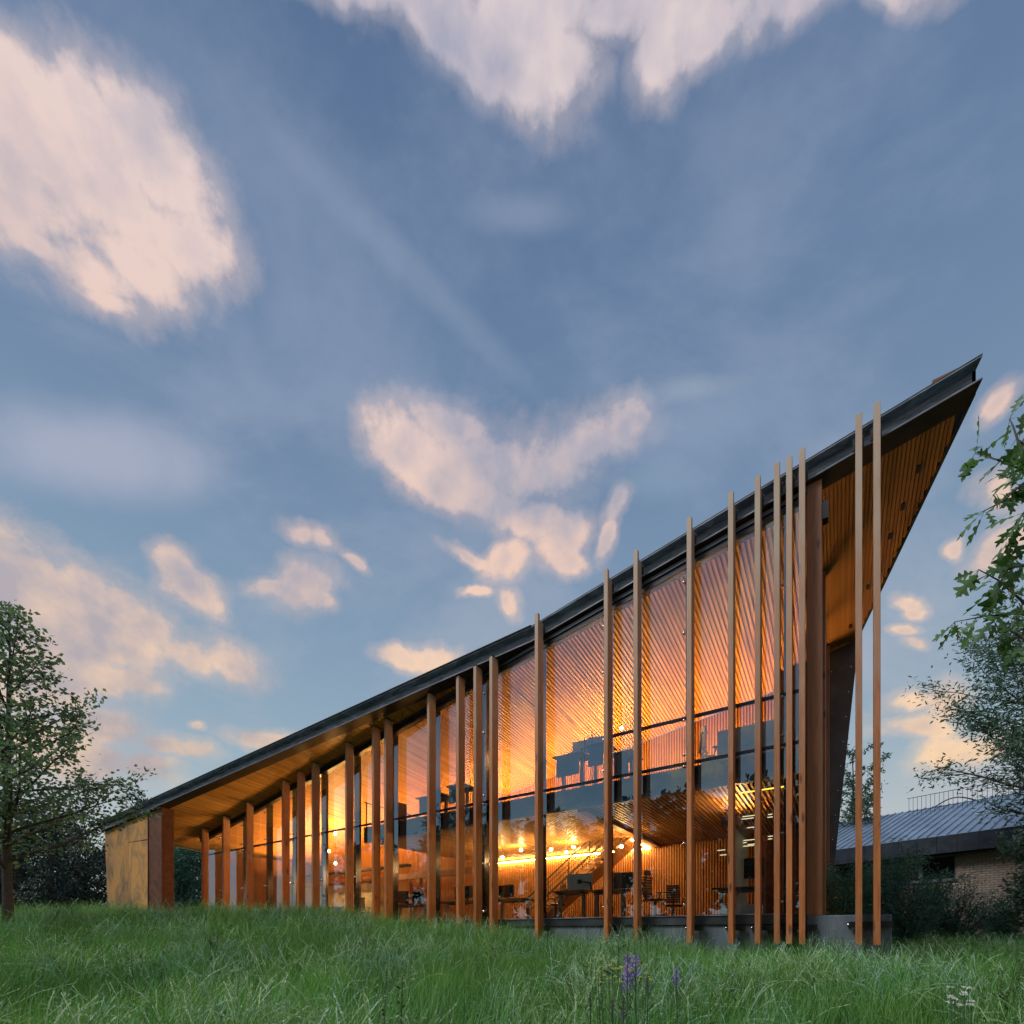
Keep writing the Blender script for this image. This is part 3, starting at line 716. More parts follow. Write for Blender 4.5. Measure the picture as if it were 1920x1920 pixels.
# dark recessed soffit fixtures of the prow and the roof box
for (px, py) in ((1722, 880), (1692, 951), (1669, 1006), (1640, 1083), (1627, 1101), (1610, 1141), (1594, 1175)):
    # ray to soffit plane
    d = FW + RT*((px-960)/FPX) + UP*((1750-py)/FPX); t = 5.0
    for _ in range(40):
        p = CAM + d*t; t += (roof(p.x, p.y)-.01 - p.z)/(d.z - (-.157*d.x + .09*d.y)) * .9
    p = CAM + d*t
    mb = MB(); mb.box(-.035, .035, -.09, .09, -.004, .02); f = part(mb, 'soffit_fixture', M_black); f.location = (p.x, p.y, roof(p.x, p.y)-.012)
mb = MB(); mb.box(-2.35, -2.0, -.2, .0, roof(-2.2,0)+.48, roof(-2.2,0)+.60); o = part(mb, 'roof_equipment_box', M_rust, bevel=.01)

# ------------------------------------------------------------------ interior lights: lit lamps, and fill strips added unseen
def strip(p0, p1, w, m, label, name='light_strip', trough=True):
    p0 = Vector(p0); p1 = Vector(p1)
    if not trough:
        mb = MB(); mb.bar(p0, p1, .05, .035); o = mb.obj(name, m); tag(o, label, 'light strip'); return o
    c = (p0+p1)/2; r = empty(name, c); tag(r, label, 'light strip')
    a = p0-c; b = p1-c; mb = MB(); mb.bar(a, b, w, .04); mb.obj('tube', m, r)
    d = (b-a).normalized(); sx = d.cross(UP)*(w/2+.03); mb = MB()
    mb.bar(a-Vector((0,0,.04)), b-Vector((0,0,.04)), w+.10, .03)
    for k in (-1, 1): mb.bar(a+sx*k+Vector((0,0,.0)), b+sx*k+Vector((0,0,.0)), .02, .10)
    for e in (a, b): mb.obox(e, sx.normalized()*(w/2+.05), d*.012, (0,0,.06))
    mb.obj('housing', M_dark, r); return r
strip((5.6, OW+.17, EYE+3.36), (13.6, OW+.17, EYE+3.36), .10, M_strip_lo, 'long warm light strip glowing along the top of the ground floor slatted wall', trough=False)
strip((5.55, OW+.4, EYE+3.33), (5.55, OW+2.4, EYE+3.33), .10, M_strip_lo, 'short warm light strip beside the ceiling beam over the stair head', trough=False)
strip((5.0, -5.4, FL2+1.35), (8.2, -5.4, FL2+1.35), .18, M_strip, 'warm uplight strip behind the standing desks on the upper floor')
strip((9.2, -5.9, FL2+.9), (13.4, -5.9, FL2+.9), .18, M_strip, 'warm uplight strip low on the upper floor behind the middle desks')
strip((16.0, -4.2, FL1+2.75), (25.8, -4.2, FL1+2.75), .22, M_strip_l, 'unseen warm fill strip added on top of the cream meeting rooms')  # added, hidden in its trough, to light the ceiling and left soffit
strip((.9, -6.4, FL2+1.0), (3.6, -6.4, FL2+1.0), .2, M_strip, 'warm uplight strip at the right end of the upper floor')
strip((1.62, -3.1, FL1+2.55), (1.62, -1.4, FL1+2.5), .08, M_fill_s, 'short unseen fill strip added on top of the cream partition at the right end')  # added to brighten the ceiling slats of the right bay
def pendant(px, py, Y, label, cz):
    p = P(px, py, Y); r = empty('pendant_lamp', (p.x, p.y, cz)); tag(r, label, 'pendant lamp', 'bare bulb pendants inside the office')
    mb = MB(); mb.sphere((0,0,p.z-cz), .05, 10, 7); mb.obj('bulb', M_lampb if px < 700 else M_lamp, r, smooth=True)
    mb = MB(); mb.tube([(0,0,0), (0,0,p.z-cz+.09)], .006, 5); mb.obj('cord', M_black, r)
    mb = MB(); mb.tube([(0,0,p.z-cz+.055), (0,0,p.z-cz+.11)], .022, 8); mb.obj('socket', M_black, r)
for (px, py, o, lb) in ((629, 1562.5, -3.5, 'highest of the three bare bulbs hanging left of the upper floor'), (617, 1596, -3.0, 'large bare bulb hanging lowest left beside the mullion'), (629, 1619, -3.6, 'lowest of the three bare bulbs at the left'),
                    (942, 1608, -4.2, 'bare bulb hanging left of the others near the stair foot'), (977, 1594, -4.4, 'bare bulb second from left under the lit ceiling strip'), (1033, 1593, -3.6, 'bare bulb just right of a black mullion over the stair'),
                    (1062, 1598, -4.6, 'lower bulb of the close pair above the white monitor'), (1075, 1588, -4.9, 'upper bulb of the close pair above the white monitor'), (1165, 1587, -3.8, 'single bare bulb hanging in front of the stair head'),
                    (1165, 1365, -4.2, 'only bare bulb on the upper floor, beside a blue mullion')):
    l, Y = ray_o(px, o); q = P(px, py, Y)
    cz = EYE+3.49 if (q.z < EYE+3.4 and q.x < LS) else roof(q.x, q.y)
    pendant(px, py, Y, lb, cz)
# glowing tubes set inside in place of warehouse lights reflected in the glass
def tubes():
    g = 'glowing tubes set inside for lights reflected in the glass at the right'
    l0, Y0 = ray_o(1388, -.62); l1, Y1 = ray_o(1476, -.62); z = zof(1487, Y0)
    mb = MB(); mb.bar((l0, -.62, z), (l1, -.62, z), .02, .028); tag(mb.obj('reflection_tube', M_yellow), 'long yellow light reflected in the right hand panes of the ground floor, set as a glowing tube inside', 'light reflection', g)
    k = 0; names = ['left tube of the upper pair row', 'lower left tube of the upper pair row', 'top tube between the last two fins left of the column', 'second tube between those last fins', 'single tube of the middle row', 'left upper tube of the lowest rows', 'third tube between the last fins', 'short left tube of the lowest rows', 'short right tube of the lowest rows', 'bottom tube of the lowest rows', 'fourth tube between the last fins', 'upper tube over the cream partition', 'lower tube over the cream partition']
    for py, a, b in ((1530,1392,1415),(1535,1387,1413),(1527,1440,1448),(1532,1439,1449),(1552,1390,1414),(1575,1392,1415),(1568,1440,1449),(1580,1388,1400),(1583,1402,1416),(1586,1391,1414),(1573,1440,1448),(1594,1345,1360),(1603,1350,1362)):
        l0, Y0 = ray_o(a, -2.5); l1, Y1 = ray_o(b, -2.5); z = zof(py, (Y0+Y1)/2)
        mb = MB(); mb.bar((l0, -2.5, z), (l1, -2.5, z), .018, .02); tag(mb.obj('reflection_tube', M_pale), 'short pale light reflection, ' + names[k], 'light reflection', 'short pale reflected lights below the yellow one'); k += 1
tubes()
# glowing lettering hung inside in place of a sign reflected in the glass
tcv = bpy.data.curves.new('reflection_text', 'FONT'); tcv.body = 'NUNWPer'; tcv.size = .20; tcv.extrude = .004; tcv.materials.append(M_letter)
l0, Y0 = ray_o(1339, -.55); to = bpy.data.objects.new('reflected_lettering', tcv); COL.objects.link(to)
to.location = (l0, -.55, zof(1495, Y0)); to.rotation_euler = (math.radians(90), 0, math.radians(180)); to.scale = (.42, .62, 1)
bpy.context.view_layer.update()
tm = bpy.data.meshes.new_from_object(to.evaluated_get(bpy.context.evaluated_depsgraph_get())); t2 = bpy.data.objects.new('reflected_lettering', tm); COL.objects.link(t2)
t2.location = to.location; t2.rotation_euler = to.rotation_euler; t2.scale = to.scale; bpy.data.objects.remove(to); to = t2
tag(to, 'small white lettering reflected in the glass left of the yellow light reflection', 'lettering')

# ------------------------------------------------------------------ furniture
def desk(l0, l1, o0, o1, z, h, label, m=M_desk, panel=False, group=None, name='desk', thick=.035):
    r = empty(name, ((l0+l1)/2, (o0+o1)/2, z)); tag(r, label, 'desk', group)
    a = (l1-l0)/2; b = (o1-o0)/2
    mb = MB(); mb.box(-a, a, -b, b, h-thick, h); mb.obj('desk_top', m, r, bevel=.005)
    for s in (-1, 1):
        mb = MB(); mb.box(s*(a-.18)-.04, s*(a-.18)+.04, -.05, .05, .03, h-thick); mb.box(s*(a-.18)-.035, s*(a-.18)+.035, -b+.06, b-.06, 0, .03); mb.box(s*(a-.18)-.03, s*(a-.18)+.03, -b+.08, b-.08, h-thick-.05, h-thick-.002)
        mb.obj('leg', M_grey, r)
    mb = MB(); mb.box(-a+.2, a-.2, -.03, .03, h-.12, h-.06); mb.obj('crossbar', M_grey, r)
    if panel:
        mb = MB(); mb.box(-a+.12, a-.12, b-.06, b-.04, h-.62, h-thick-.01); mb.obj('modesty_panel', M_panel_refl, r)
    return r
def monitor(l, o, z, w, h, rz, label, back=M_black, group=None, arm=True, up=.2):
    r = empty('monitor', (l, o, z), rz); tag(r, label, 'monitor', group)
    mb = MB(); mb.box(-w/2, w/2, -.02, .02, up, up+h); mb.obj('casing', back, r, bevel=.006)
    mb = MB(); mb.box(-w/2+.012, w/2-.012, -.0225, -.0205, up+.012, up+h-.012); mb.obj('screen', M_screen, r)
    mb = MB()
    if arm:
        mb.box(-.06, .06, .021, .045, up+h*.5-.06, up+h*.5+.06); mb.bar((0,.05,up+h*.5), (-.32,.09,up+h*.4), .035, .035); mb.bar((-.32,.09,up+h*.4), (-.36,.12,0), .04, .04)
    else:
        mb.bar((0,.03,up+h*.4), (0,.08,.01), .06, .02); mb.box(-.11, .11, -.03, .13, 0, .012)
    mb.obj('stand', M_black, r)
def chair(l, o, z, rz, label, high=False):
    r = empty('office_chair', (l, o, z), rz); tag(r, label, 'chair')
    mb = MB(); mb.box(-.25, .25, -.24, .24, .46, .53); mb.obj('seat', M_black, r, bevel=.03)
    mb = MB()
    for k in range(8):
        t = k/7; y = .22 + .07*math.sin(t*3.0) ; x = .23 - .05*abs(t-.5)
        zz = .58 + t*.52
        mb.box(-x, x, y, y+.025, zz, zz+.062)
    if high: mb.box(-.14, .14, .24, .28, 1.2, 1.34)
    mb.obj('backrest', M_black, r)
    mb = MB(); mb.tube([(0,.24,.5), (0,.34,.7), (0,.31,1.15), (0,.27,1.25 if high else 1.1)], .022, 6); mb.tube([(0,0,.1), (0,0,.46)], .03, 8); mb.obj('stem', M_black, r)
    mb = MB()
    for s in (-1, 1): mb.tube([(s*.22,.1,.5), (s*.32,.1,.55), (s*.32,.05,.7)], .018, 5); mb.box(s*.32-.045, s*.32+.045, -.12, .14, .70, .73)
    mb.obj('armrest', M_black, r)
    mb = MB()
    for k in range(5):
        t = k*2*math.pi/5; mb.bar((0,0,.1), (.3*math.cos(t), .3*math.sin(t), .07), .045, .03)
    mb.obj('base', M_black, r)
    for k in range(5):
        t = k*2*math.pi/5; mc = MB(); mc.sphere((.3*math.cos(t), .3*math.sin(t), .03), .03, 6, 4); mc.obj('caster', M_black, r)
def lo(px, o): return ray_o(px, o)[0]
# ground floor, from right to left
desk(lo(1180,-1.1), lo(1108,-1.1), -1.5, -.75, FL1, .80, 'raised work desk behind the glass, right of the black mullion above the office chair')
desk(lo(1104,-1.1), lo(1040,-1.1), -1.5, -.75, FL1, .83, 'raised work desk under the pale monitor back')
monitor(lo(1087,-1.0), -1.0, FL1+.83, .74, .46, .25, 'pale grey monitor seen from behind on an arm over the desk', M_white, up=.02)
monitor(lo(1152,-1.15), -1.15, FL1+.80, .62, .46, 1.25, 'pale monitor turned edge-on between two cedar fins', M_white, up=.04)
monitor(lo(1172,-1.2), -1.2, FL1+.80, .60, .44, 0.3, 'black monitor standing right of the edge-on pale one', up=.04, arm=False)
chair(lo(1228,-1.5), -1.5, FL1, -1.9, 'tall black mesh office chair with headrest against the red slatted wall', True)
chair(lo(1042,-2.0), -2.0, FL1, 2.4, 'black mesh office chair low behind the raised desk at its left end')
chair(lo(1262,-4.6), -4.6, FL1, .3, 'small dark chair standing near the back wall right of the tall office chair')
desk(lo(1000,-1.8), lo(935,-1.8), -2.2, -1.4, FL1, .73, 'oak topped desk left of the stair foot')
monitor(lo(949,-1.7), -1.7, FL1+.73, .66, .42, math.pi-.1, 'brown lit monitor on the oak desk left of the stair foot', M_rust, up=.06, arm=False)
desk(lo(905,-1.8), lo(832,-1.8), -2.2, -1.4, FL1, .74, 'thin topped desk behind the double cedar fins')
monitor(lo(874,-1.6), -1.6, FL1+.74, .60, .44, math.pi, 'black monitor half hidden behind two cedar fins', up=.08, arm=False)
monitor(lo(856,-1.9), -1.9, FL1+.74, .40, .46, math.pi-1.1, 'narrow black monitor turned away, left of the half hidden one', up=.08, arm=False)
desk(lo(806,-1.8), lo(745,-1.8), -2.2, -1.4, FL1, .72, 'long low desk carrying two black monitors')
monitor(lo(784,-1.7), -1.7, FL1+.72, .62, .40, math.pi, 'black monitor facing out, right one of the pair on the low desk', up=.06, arm=False)
monitor(lo(752,-1.9), -1.9, FL1+.72, .60, .50, math.pi+.9, 'black monitor turned sideways, left one of the pair on the low desk', up=.06, arm=False)
r = empty('sofa', (lo(628,-3.0), -3.0, FL1)); tag(r, 'brown sofa under the three bulbs at the left', 'sofa')
mb = MB(); mb.box(-.9, .9, -.35, .35, .1, .42); mb.obj('seat', M_rust, r, bevel=.04)
mb = MB(); mb.box(-.9, .9, .20, .40, .43, .85); mb.obj('backrest', M_rust, r, bevel=.04)
for s in (-1, 1): mb = MB(); mb.box(s*1.0-.1, s*1.0+.1, -.35, .38, .1, .6); mb.obj('armrest', M_rust, r, bevel=.03)
chair(lo(680,-2.4), -2.4, FL1, .5, 'dark wire chair beside the brown sofa')
# white storage unit low at the right
r = empty('storage_cabinet', (lo(1392,-1.1), -1.1, FL1)); tag(r, 'low white cabinet with two doors at the right end of the ground floor', 'cabinet')
mb = MB(); mb.box(-.42, .42, -.25, .25, 0, .26); mb.obj('carcass', M_white, r, bevel=.006)
for s in (-1, 1): mb = MB(); mb.box(s*.205-.2, s*.205+.2, .251, .265, .02, .24); mb.obj('door', M_white, r, bevel=.004)
desk(lo(1440,-1.6), lo(1340,-1.6), -2.0, -1.2, FL1, .72, 'dark long table behind the white cabinet', M_black)
monitor(lo(1405,-2.6), -2.6, FL1+.0, .75, .55, math.pi, 'black wall screen at the right end of the ground floor', up=1.05)
# upper floor
desk(lo(1102,-.9), lo(1046,-.9), -1.3, -.55, FL2, 1.12, 'white standing desk with a panel, left of the tallest screen on the upper floor', M_white, True, name='standing_desk')
desk(lo(1148,-1.0), lo(1106,-1.0), -1.4, -.6, FL2, 1.26, 'highest white standing desk on the upper floor', M_white, True, name='standing_desk')
desk(lo(1195,-1.2), lo(1153,-1.2), -1.7, -.8, FL2, .95, 'white standing desk right of the blue mullion on the upper floor', M_white, True, name='standing_desk')
desk(lo(842,-1.0), lo(795,-1.0), -1.5, -.6, FL2, .82, 'white desk with a panel at the left of the upper floor', M_white, True)
desk(lo(882,-1.0), lo(850,-1.0), -1.5, -.6, FL2, 1.0, 'white desk with a panel, second from the left on the upper floor', M_white, True)
for px, o, z, w, h, rz, lb in ((1092,-1.0,1.14,.62,.40,math.pi,'pale monitor back on the highest upper desk'), (1120,-1.2,1.27,.5,.36,math.pi+.3,'pale monitor tilted on the highest standing desk')):
    monitor(lo(px,o), o, FL2+z-.02, w, h, rz-math.pi, lb, M_white, up=.06, arm=False)
for px, o, zt, lb in ((1096, -.9, 5.6, 'thin floor antenna left of two on the upper desks'), (1110, -.9, 5.75, 'thin floor antenna right of two on the upper desks'), (882, -1.1, 5.3, 'short thin rod standing on a left upper desk')):
    l = lo(px, o); mb = MB(); mb.tube([(l,o,FL2), (l,o,EYE+zt)], .012, 6); mb.tube([(l,o,FL2), (l,o,FL2+.03)], .12, 10); tag(mb.obj('coat_stand', M_black), lb.replace('floor antenna', 'dark pole').replace('thin rod', 'dark rod'), 'pole')
chair(lo(1338,-1.6), -1.6, FL2, -1.0, 'dark office chair on the upper floor near the right end', True)
r = empty('cubicle', (lo(1400,-1.4), -1.4, FL2)); tag(r, 'blue grey cubicle panels on the upper floor near the corner', 'cubicle')
for a, b, c, d in ((-.8,.6,.3,.34),(-.8,-.76,-.6,.3)): mb = MB(); mb.box(a, b, c, d, 0, 1.0); mb.obj('panel', M_grey, r)
r = empty('cubicle', (9.3, -1.2, FL2)); 
tag(r, 'low grey panel screen at the left of the upper floor beside the double fins', 'cubicle')
mb = MB(); mb.box(-.5, .5, -.02, .02, 0, .95); mb.obj('panel', M_grey, r)
r = empty('cabinet', (13.6, -1.2, FL2)); tag(r, 'dark green cabinet at the left end of the upper floor', 'cabinet')
mb = MB(); mb.box(-.3, .3, -.3, .3, 0, 1.0); mb.obj('carcass', M_dark, r); mb = MB(); mb.box(-.28, .28, .301, .315, .03, .97); mb.obj('door', M_dark, r)

# ------------------------------------------------------------------ neighbouring building
M_fascia = plain('dark_blue_fascia', (.018,.026,.042,1), .45, .1, .25)
def neighbour():
    X0, Y0 = 15.92, 19.0
    tdir = Vector((-.5427, .8399)); win = Vector((.8399, .5427))     # camera-frame: along the wall (away), inward
    def W(t, w, z):
        X = X0 + tdir.x*t + win.x*w; Y = Y0 + tdir.y*t + win.y*w; return CW(X, Y, z)
    c = W(1, 3, .5); r = empty('brick_building', c); tag(r, 'low brick building with a grey standing seam metal roof and dark fascia behind the shrubs', 'building')
    inv = Matrix.Translation(c).inverted()
    def ob(mb, nm, m, p=None, **k):
        o = mb.obj(nm, m, p or r, **k)
        if p is None: o.matrix_parent_inverse = inv
        return o
    def slab(mb, t0, t1, w0, w1, z0, z1, zz0=None, zz1=None):
        a = zz0 if zz0 is not None else z0; b = zz1 if zz1 is not None else z1   # heights at w1
        mb.hexa([W(t0,w0,z0), W(t1,w0,z0), W(t1,w1,a), W(t0,w1,a), W(t0,w0,z1), W(t1,w0,z1), W(t1,w1,b), W(t0,w1,b)])
    T0, T1 = -6, 12; ze = EYE+3.7; zr = ze + .4*5.9
    m, nt, b = mat('standing_seam_zinc'); tc = nn(nt, 'ShaderNodeTexCoord'); n = noise(nt, tc.outputs['Object'], 1.2, 5, .6); oi = nn(nt, 'ShaderNodeObjectInfo')
    cc = ramp(nt, n, [(.3, (.20,.28,.38)), (.7, (.34,.45,.58))]); nt.links.new(cc, b.inputs['Base Color']); b.inputs['Metallic'].default_value = .6; b.inputs['Roughness'].default_value = .38
    M_zinc = m
    mb = MB(); slab(mb, T0, T1, 0, 5.9, ze-.1, ze-.01, zr-.1, zr-.01); ob(mb, 'roof_deck', M_dark)
    t = T0; pw = .30
    while t < T1:
        mb = MB(); slab(mb, t+.012, t+pw-.012, -.04, 5.9, ze-.009, ze+.006, zr-.009, zr+.006); slab(mb, t-.011, t+.011, -.04, 5.9, ze-.009, ze+.06, zr-.009, zr+.06)
        ob(mb, 'roof_panel', M_zinc); t += pw
    mb = MB(); slab(mb, T0, T1, 5.9, 12, zr-.1, zr, ze-.1, ze); ob(mb, 'rear_roof', M_zinc)
    t = T0
    while t < T1:
        mb = MB(); slab(mb, t+.006, t+.594, -.03, .0, ze-.66, ze-.012); ob(mb, 'fascia_panel', M_fascia); t += .6
    mb = MB(); slab(mb, T0, T1, .0, .5, ze-.66, ze-.62); ob(mb, 'eave_soffit', M_dark)
    # brick
    m, nt, b = mat('brick_wall'); tc = nn(nt, 'ShaderNodeTexCoord'); br = nn(nt, 'ShaderNodeTexBrick')
    br.inputs['Scale'].default_value = 1.0; br.inputs['Brick Width'].default_value = .22; br.inputs['Row Height'].default_value = .085; br.inputs['Mortar Size'].default_value = .012
    br.inputs['Color1'].default_value = (.38,.31,.26,1); br.inputs['Color2'].default_value = (.29,.23,.19,1); br.inputs['Mortar'].default_value = (.16,.13,.12,1)
    nt.links.new(tc.outputs['UV'], br.inputs['Vector']); nt.links.new(br.outputs[0], b.inputs['Base Color']); b.inputs['Roughness'].default_value = .9
    bump(nt, b, br.outputs['Fac'], -.4, .01)
    def brick(t0, t1, z0, z1, nm='wall'):
        mb = MB(); slab(mb, t0, t1, .45, .7, z0, z1); o = ob(mb, nm, m)
        uv = o.data.uv_layers.new(name='UVMap')
        for lp in o.data.loops:
            v = o.data.vertices[lp.vertex_index].co; d = Vector((v.x, v.y, 0)) - W(0, .45, 0)
            uv.data[lp.index].uv = (d.dot((W(1,0,0)-W(0,0,0))), v.z)
        return o
    zs, zh = EYE+2.05, EYE+3.0
    t_w0, t_w1 = -1.05, 3.4
    brick(T0, T1, .0, zs-.06); brick(T0, t_w0, zs-.06, zh, 'wall'); brick(t_w1, T1, zs-.06, zh, 'wall'); brick(T0, T1, zh, ze-.5, 'wall')
    mb = MB(); slab(mb, t_w0-.05, t_w1+.05, .40, .60, zs-.06, zs); ob(mb, 'window_sill', M_conc)
    k = t_w0
    while k < t_w1-.1:
        e = min(k+1.1, t_w1); mb = MB()
        for (a, b2, c2, d2) in ((k, k+.06, zs, zh), (e-.06, e, zs, zh), (k+.06, e-.06, zs, zs+.06), (k+.06, e-.06, zh-.06, zh)): slab(mb, a, b2, .49, .56, c2, d2)
        f = ob(mb, 'window', M_grey); mb = MB(); slab(mb, k+.06, e-.06, .52, .53, zs+.06, zh-.06); ob(mb, 'pane', M_darkpane, f); k += 1.1
    # guard rail near the ridge
    mb = MB(); g0, g1 = -4.5, 1.8
    for (z, w) in ((zr+.34, .022), (zr-.30, .022)): mb.bar(W(g0, 4.6, z), W(g1, 4.6, z), w, w)
    rr = ob(mb, 'roof_guard_rail', M_dark)
    t = g0
    while t <= g1+.01:
        mb = MB(); mb.bar(W(t, 4.6, zr-.5), W(t, 4.6, zr+.34), .014, .014); ob(mb, 'baluster', M_dark, rr); t += .16
    mb = MB(); mb.tube([W(.9-.1*i, 5.0, zr-.2+.28*math.sin(i/14*math.pi)) for i in range(15)], .03, 6); ob(mb, 'conduit', M_dark)
M_darkpane = plain('dark_window_pane', (.01,.015,.02,1), .05, 0, .05)
neighbour()

# ------------------------------------------------------------------ trees
M_bark = plain('tree_bark', (.075,.06,.05,1), .9, 0, .4, 12, .5)
M_leafL = leafmat('leaf_left_tree', (.11,.19,.14,1), (.20,.30,.20,1))
M_leafD = leafmat('leaf_dark_tree', (.05,.11,.09,1), (.10,.19,.14,1), .25)
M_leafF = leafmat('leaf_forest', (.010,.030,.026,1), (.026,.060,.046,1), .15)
M_jun = leafmat('juniper_needles', (.03,.12,.10,1), (.07,.20,.16,1), .2)
M_oak = leafmat('oak_leaf', (.07,.16,.06,1), (.13,.25,.09,1), .35)
def leafquad(mb, c, d, s, w, rnd, n=None):
    d = d.normalized(); 
    n = Vector((rnd.gauss(0,1), rnd.gauss(0,1), rnd.gauss(.6,1))) if n is None else n
    sx = d.cross(n)
    if sx.length < 1e-4: return
    sx.normalize(); up = sx.cross(d)
    v = rnd.random()
    a = c; t = c + d*s; m1 = c + d*s*.45 + sx*w*.5 - up*w*.12; m2 = c + d*s*.45 - sx*w*.5 - up*w*.12
    k = len(mb.v); mb.v += [tuple(a), tuple(m1), tuple(t), tuple(m2)]
    mb.f += [(k, k+1, k+2), (k, k+2, k+3)]; mb.a += [v, v]
def wander(p, d, L, n, rnd, jit, up=0.0):
    pts = [p.copy()]; d = d.normalized()
    for i in range(n):
        d = (d + Vector((rnd.gauss(0,jit), rnd.gauss(0,jit), rnd.gauss(0,jit)+up))).normalized(); p = p + d*(L/n); pts.append(p.copy())
    return pts
def tree(name, base, H, crown0, Rmax, lean, label, cat, lmat, seed, n_limb, n_leaf, ls, lw, trunk_r, shape='cone', group=None, droop=0.0, sub=5, jit=.18, stems=1, lod=False, rise=.45, clump=.22):
    rnd = random.Random(seed); base = Vector(base)
    r = empty(name, base); tag(r, label, cat, group)
    tb = MB(); lb = MB()
    sites = []
    for st in range(stems):
        top = Vector((lean[0] + rnd.uniform(-.3,.3)*(stems>1)*2, lean[1] + rnd.uniform(-.3,.3)*(stems>1)*2, H*(.93 if st == 0 else rnd.uniform(.75,.9))))
        tp = [top*(i/8) + Vector((rnd.gauss(0,.05), rnd.gauss(0,.05), 0))*H*.06*(i>0) for i in range(9)]
        tb.tube(tp, [trunk_r*(1-.92*i/8)*(1.25 if i == 0 else 1) for i in range(9)], 8)
        nl = n_limb//stems
        for k in range(nl):
            t = crown0 + (1-crown0)*(k+rnd.random())/nl; t = min(t, .985)
            seg = t*8; i = min(7, int(seg)); p = tp[i].lerp(tp[i+1], seg-i)
            if shape == 'cone': rad = Rmax*(1-(t-crown0)/(1-crown0))**.75*(.55+.45*min(1, (t-crown0)/.12)) 
            elif shape == 'oval': rad = Rmax*math.sqrt(max(.05, 1-((t-(crown0+1)/2)/((1-crown0)/2+.03))**2))
            else: rad = Rmax*(1-(t-crown0)/(1-crown0))**1.0+.15
            rad *= rnd.uniform(.72, 1.12)
            az = k*2.399 + rnd.uniform(-.4,.4); el = rise + .55*t - droop + rnd.uniform(-.15,.15)
            d = Vector((math.cos(az)*math.cos(el), math.sin(az)*math.cos(el), math.sin(el)))
            pts = wander(p, d, rad/max(.35, math.cos(el)), 5, rnd, jit*.5, -droop*.1)
            r0 = max(.012, trunk_r*.42*(1-t)+.012)
            tb.tube(pts, [r0*(1-.8*j/5) for j in range(6)], 5, cap=False)
            for j in range(sub):
                u = (j+.6)/sub*5; ii = min(4, int(u)); q = pts[ii].lerp(pts[ii+1], u-ii)
                dd = (pts[ii+1]-pts[ii]).normalized(); sd_ = dd.cross(UP); sd_ = sd_ if sd_.length > .01 else Vector((1,0,0))
                d2 = (dd*.8 + sd_.normalized()*rnd.choice((-1,1))*rnd.uniform(.4,.9) + Vector((0,0,rnd.uniform(-.2,.5)-droop))).normalized()
                L2 = rad*rnd.uniform(.22,.42)
                p2 = wander(q, d2, L2, 3, rnd, jit, -droop*.15)
                tb.tube(p2, [r0*.35, r0*.28, r0*.2, .004], 4, cap=False)
                sites += [(p2, L2)]
            sites.append((pts[3:], rad*.3))
    tot = sum(L for _, L in sites)
    for pts, L in sites:
        for k in range(max(2, int(n_leaf*L/tot))):
            u = rnd.random()**.8*(len(pts)-1); ii = min(len(pts)-2, int(u)); q = pts[ii].lerp(pts[ii+1], u-ii)
            dd = (pts[ii+1]-pts[ii]).normalized()
            off = Vector((rnd.gauss(0,1), rnd.gauss(0,1), rnd.gauss(0,.8)))*clump*(.3+L*.25)
            d2 = dd*.7 + Vector((rnd.gauss(0,.7), rnd.gauss(0,.7), rnd.gauss(-.2,.5)))
            s = ls*rnd.uniform(.65, 1.25); leafquad(lb, q+off, d2, s, lw*s/ls, rnd)
    to = tb.obj('trunk', M_bark, r, smooth=True); lo_ = lb.obj('crown', lmat, r)
    return r
def gz(X, Y): v = CW(X, Y); return ground(v.x, v.y)
def at_px(px, Y, dz=-.1):
    v = CW((px-960)/FPX*Y, Y); return (v.x, v.y, ground(v.x, v.y)+dz)
# left tree
tree('young_oak_tree', at_px(14, 12.2), 9.0, .20, 2.95, (0,0), 'leafy young tree with a straight trunk at the left edge of the meadow', 'tree', M_leafL, 3, 50, 9500, .135, .085, .12, 'spire', sub=6, jit=.2, rise=.35, clump=.3)
# right dark tree with long fine leaves
tree('willow_oak_tree', at_px(1990, 14.5), 9.8, .36, 2.8, (0,0), 'dense dark fine-leaved tree at the right edge in front of the metal roof', 'tree', M_leafD, 11, 52, 26000, .17, .05, .22, 'oval', sub=8, droop=.15, clump=.5)
tree('locust_tree', at_px(1600, 25), 10.6, .3, 1.7, (0,0), 'feathery open tree seen between the two free standing fins', 'tree', M_leafD, 21, 22, 4200, .20, .07, .16, 'oval', sub=6, droop=.1, jit=.25)
tree('shade_tree', at_px(1560, 30), 8.5, .2, 1.8, (0,0), 'dark tree mostly hidden behind the raked steel wall', 'tree', M_leafD, 22, 22, 6000, .22, .09, .16, 'oval', sub=6)
tree('broadleaf_bush_tree', at_px(1985, 12.5), 3.0, .05, .95, (0,0), 'bushy dark green young tree below the big tree at the right edge', 'tree', M_leafD, 23, 34, 9000, .13, .06, .09, 'oval', sub=6, clump=.4)
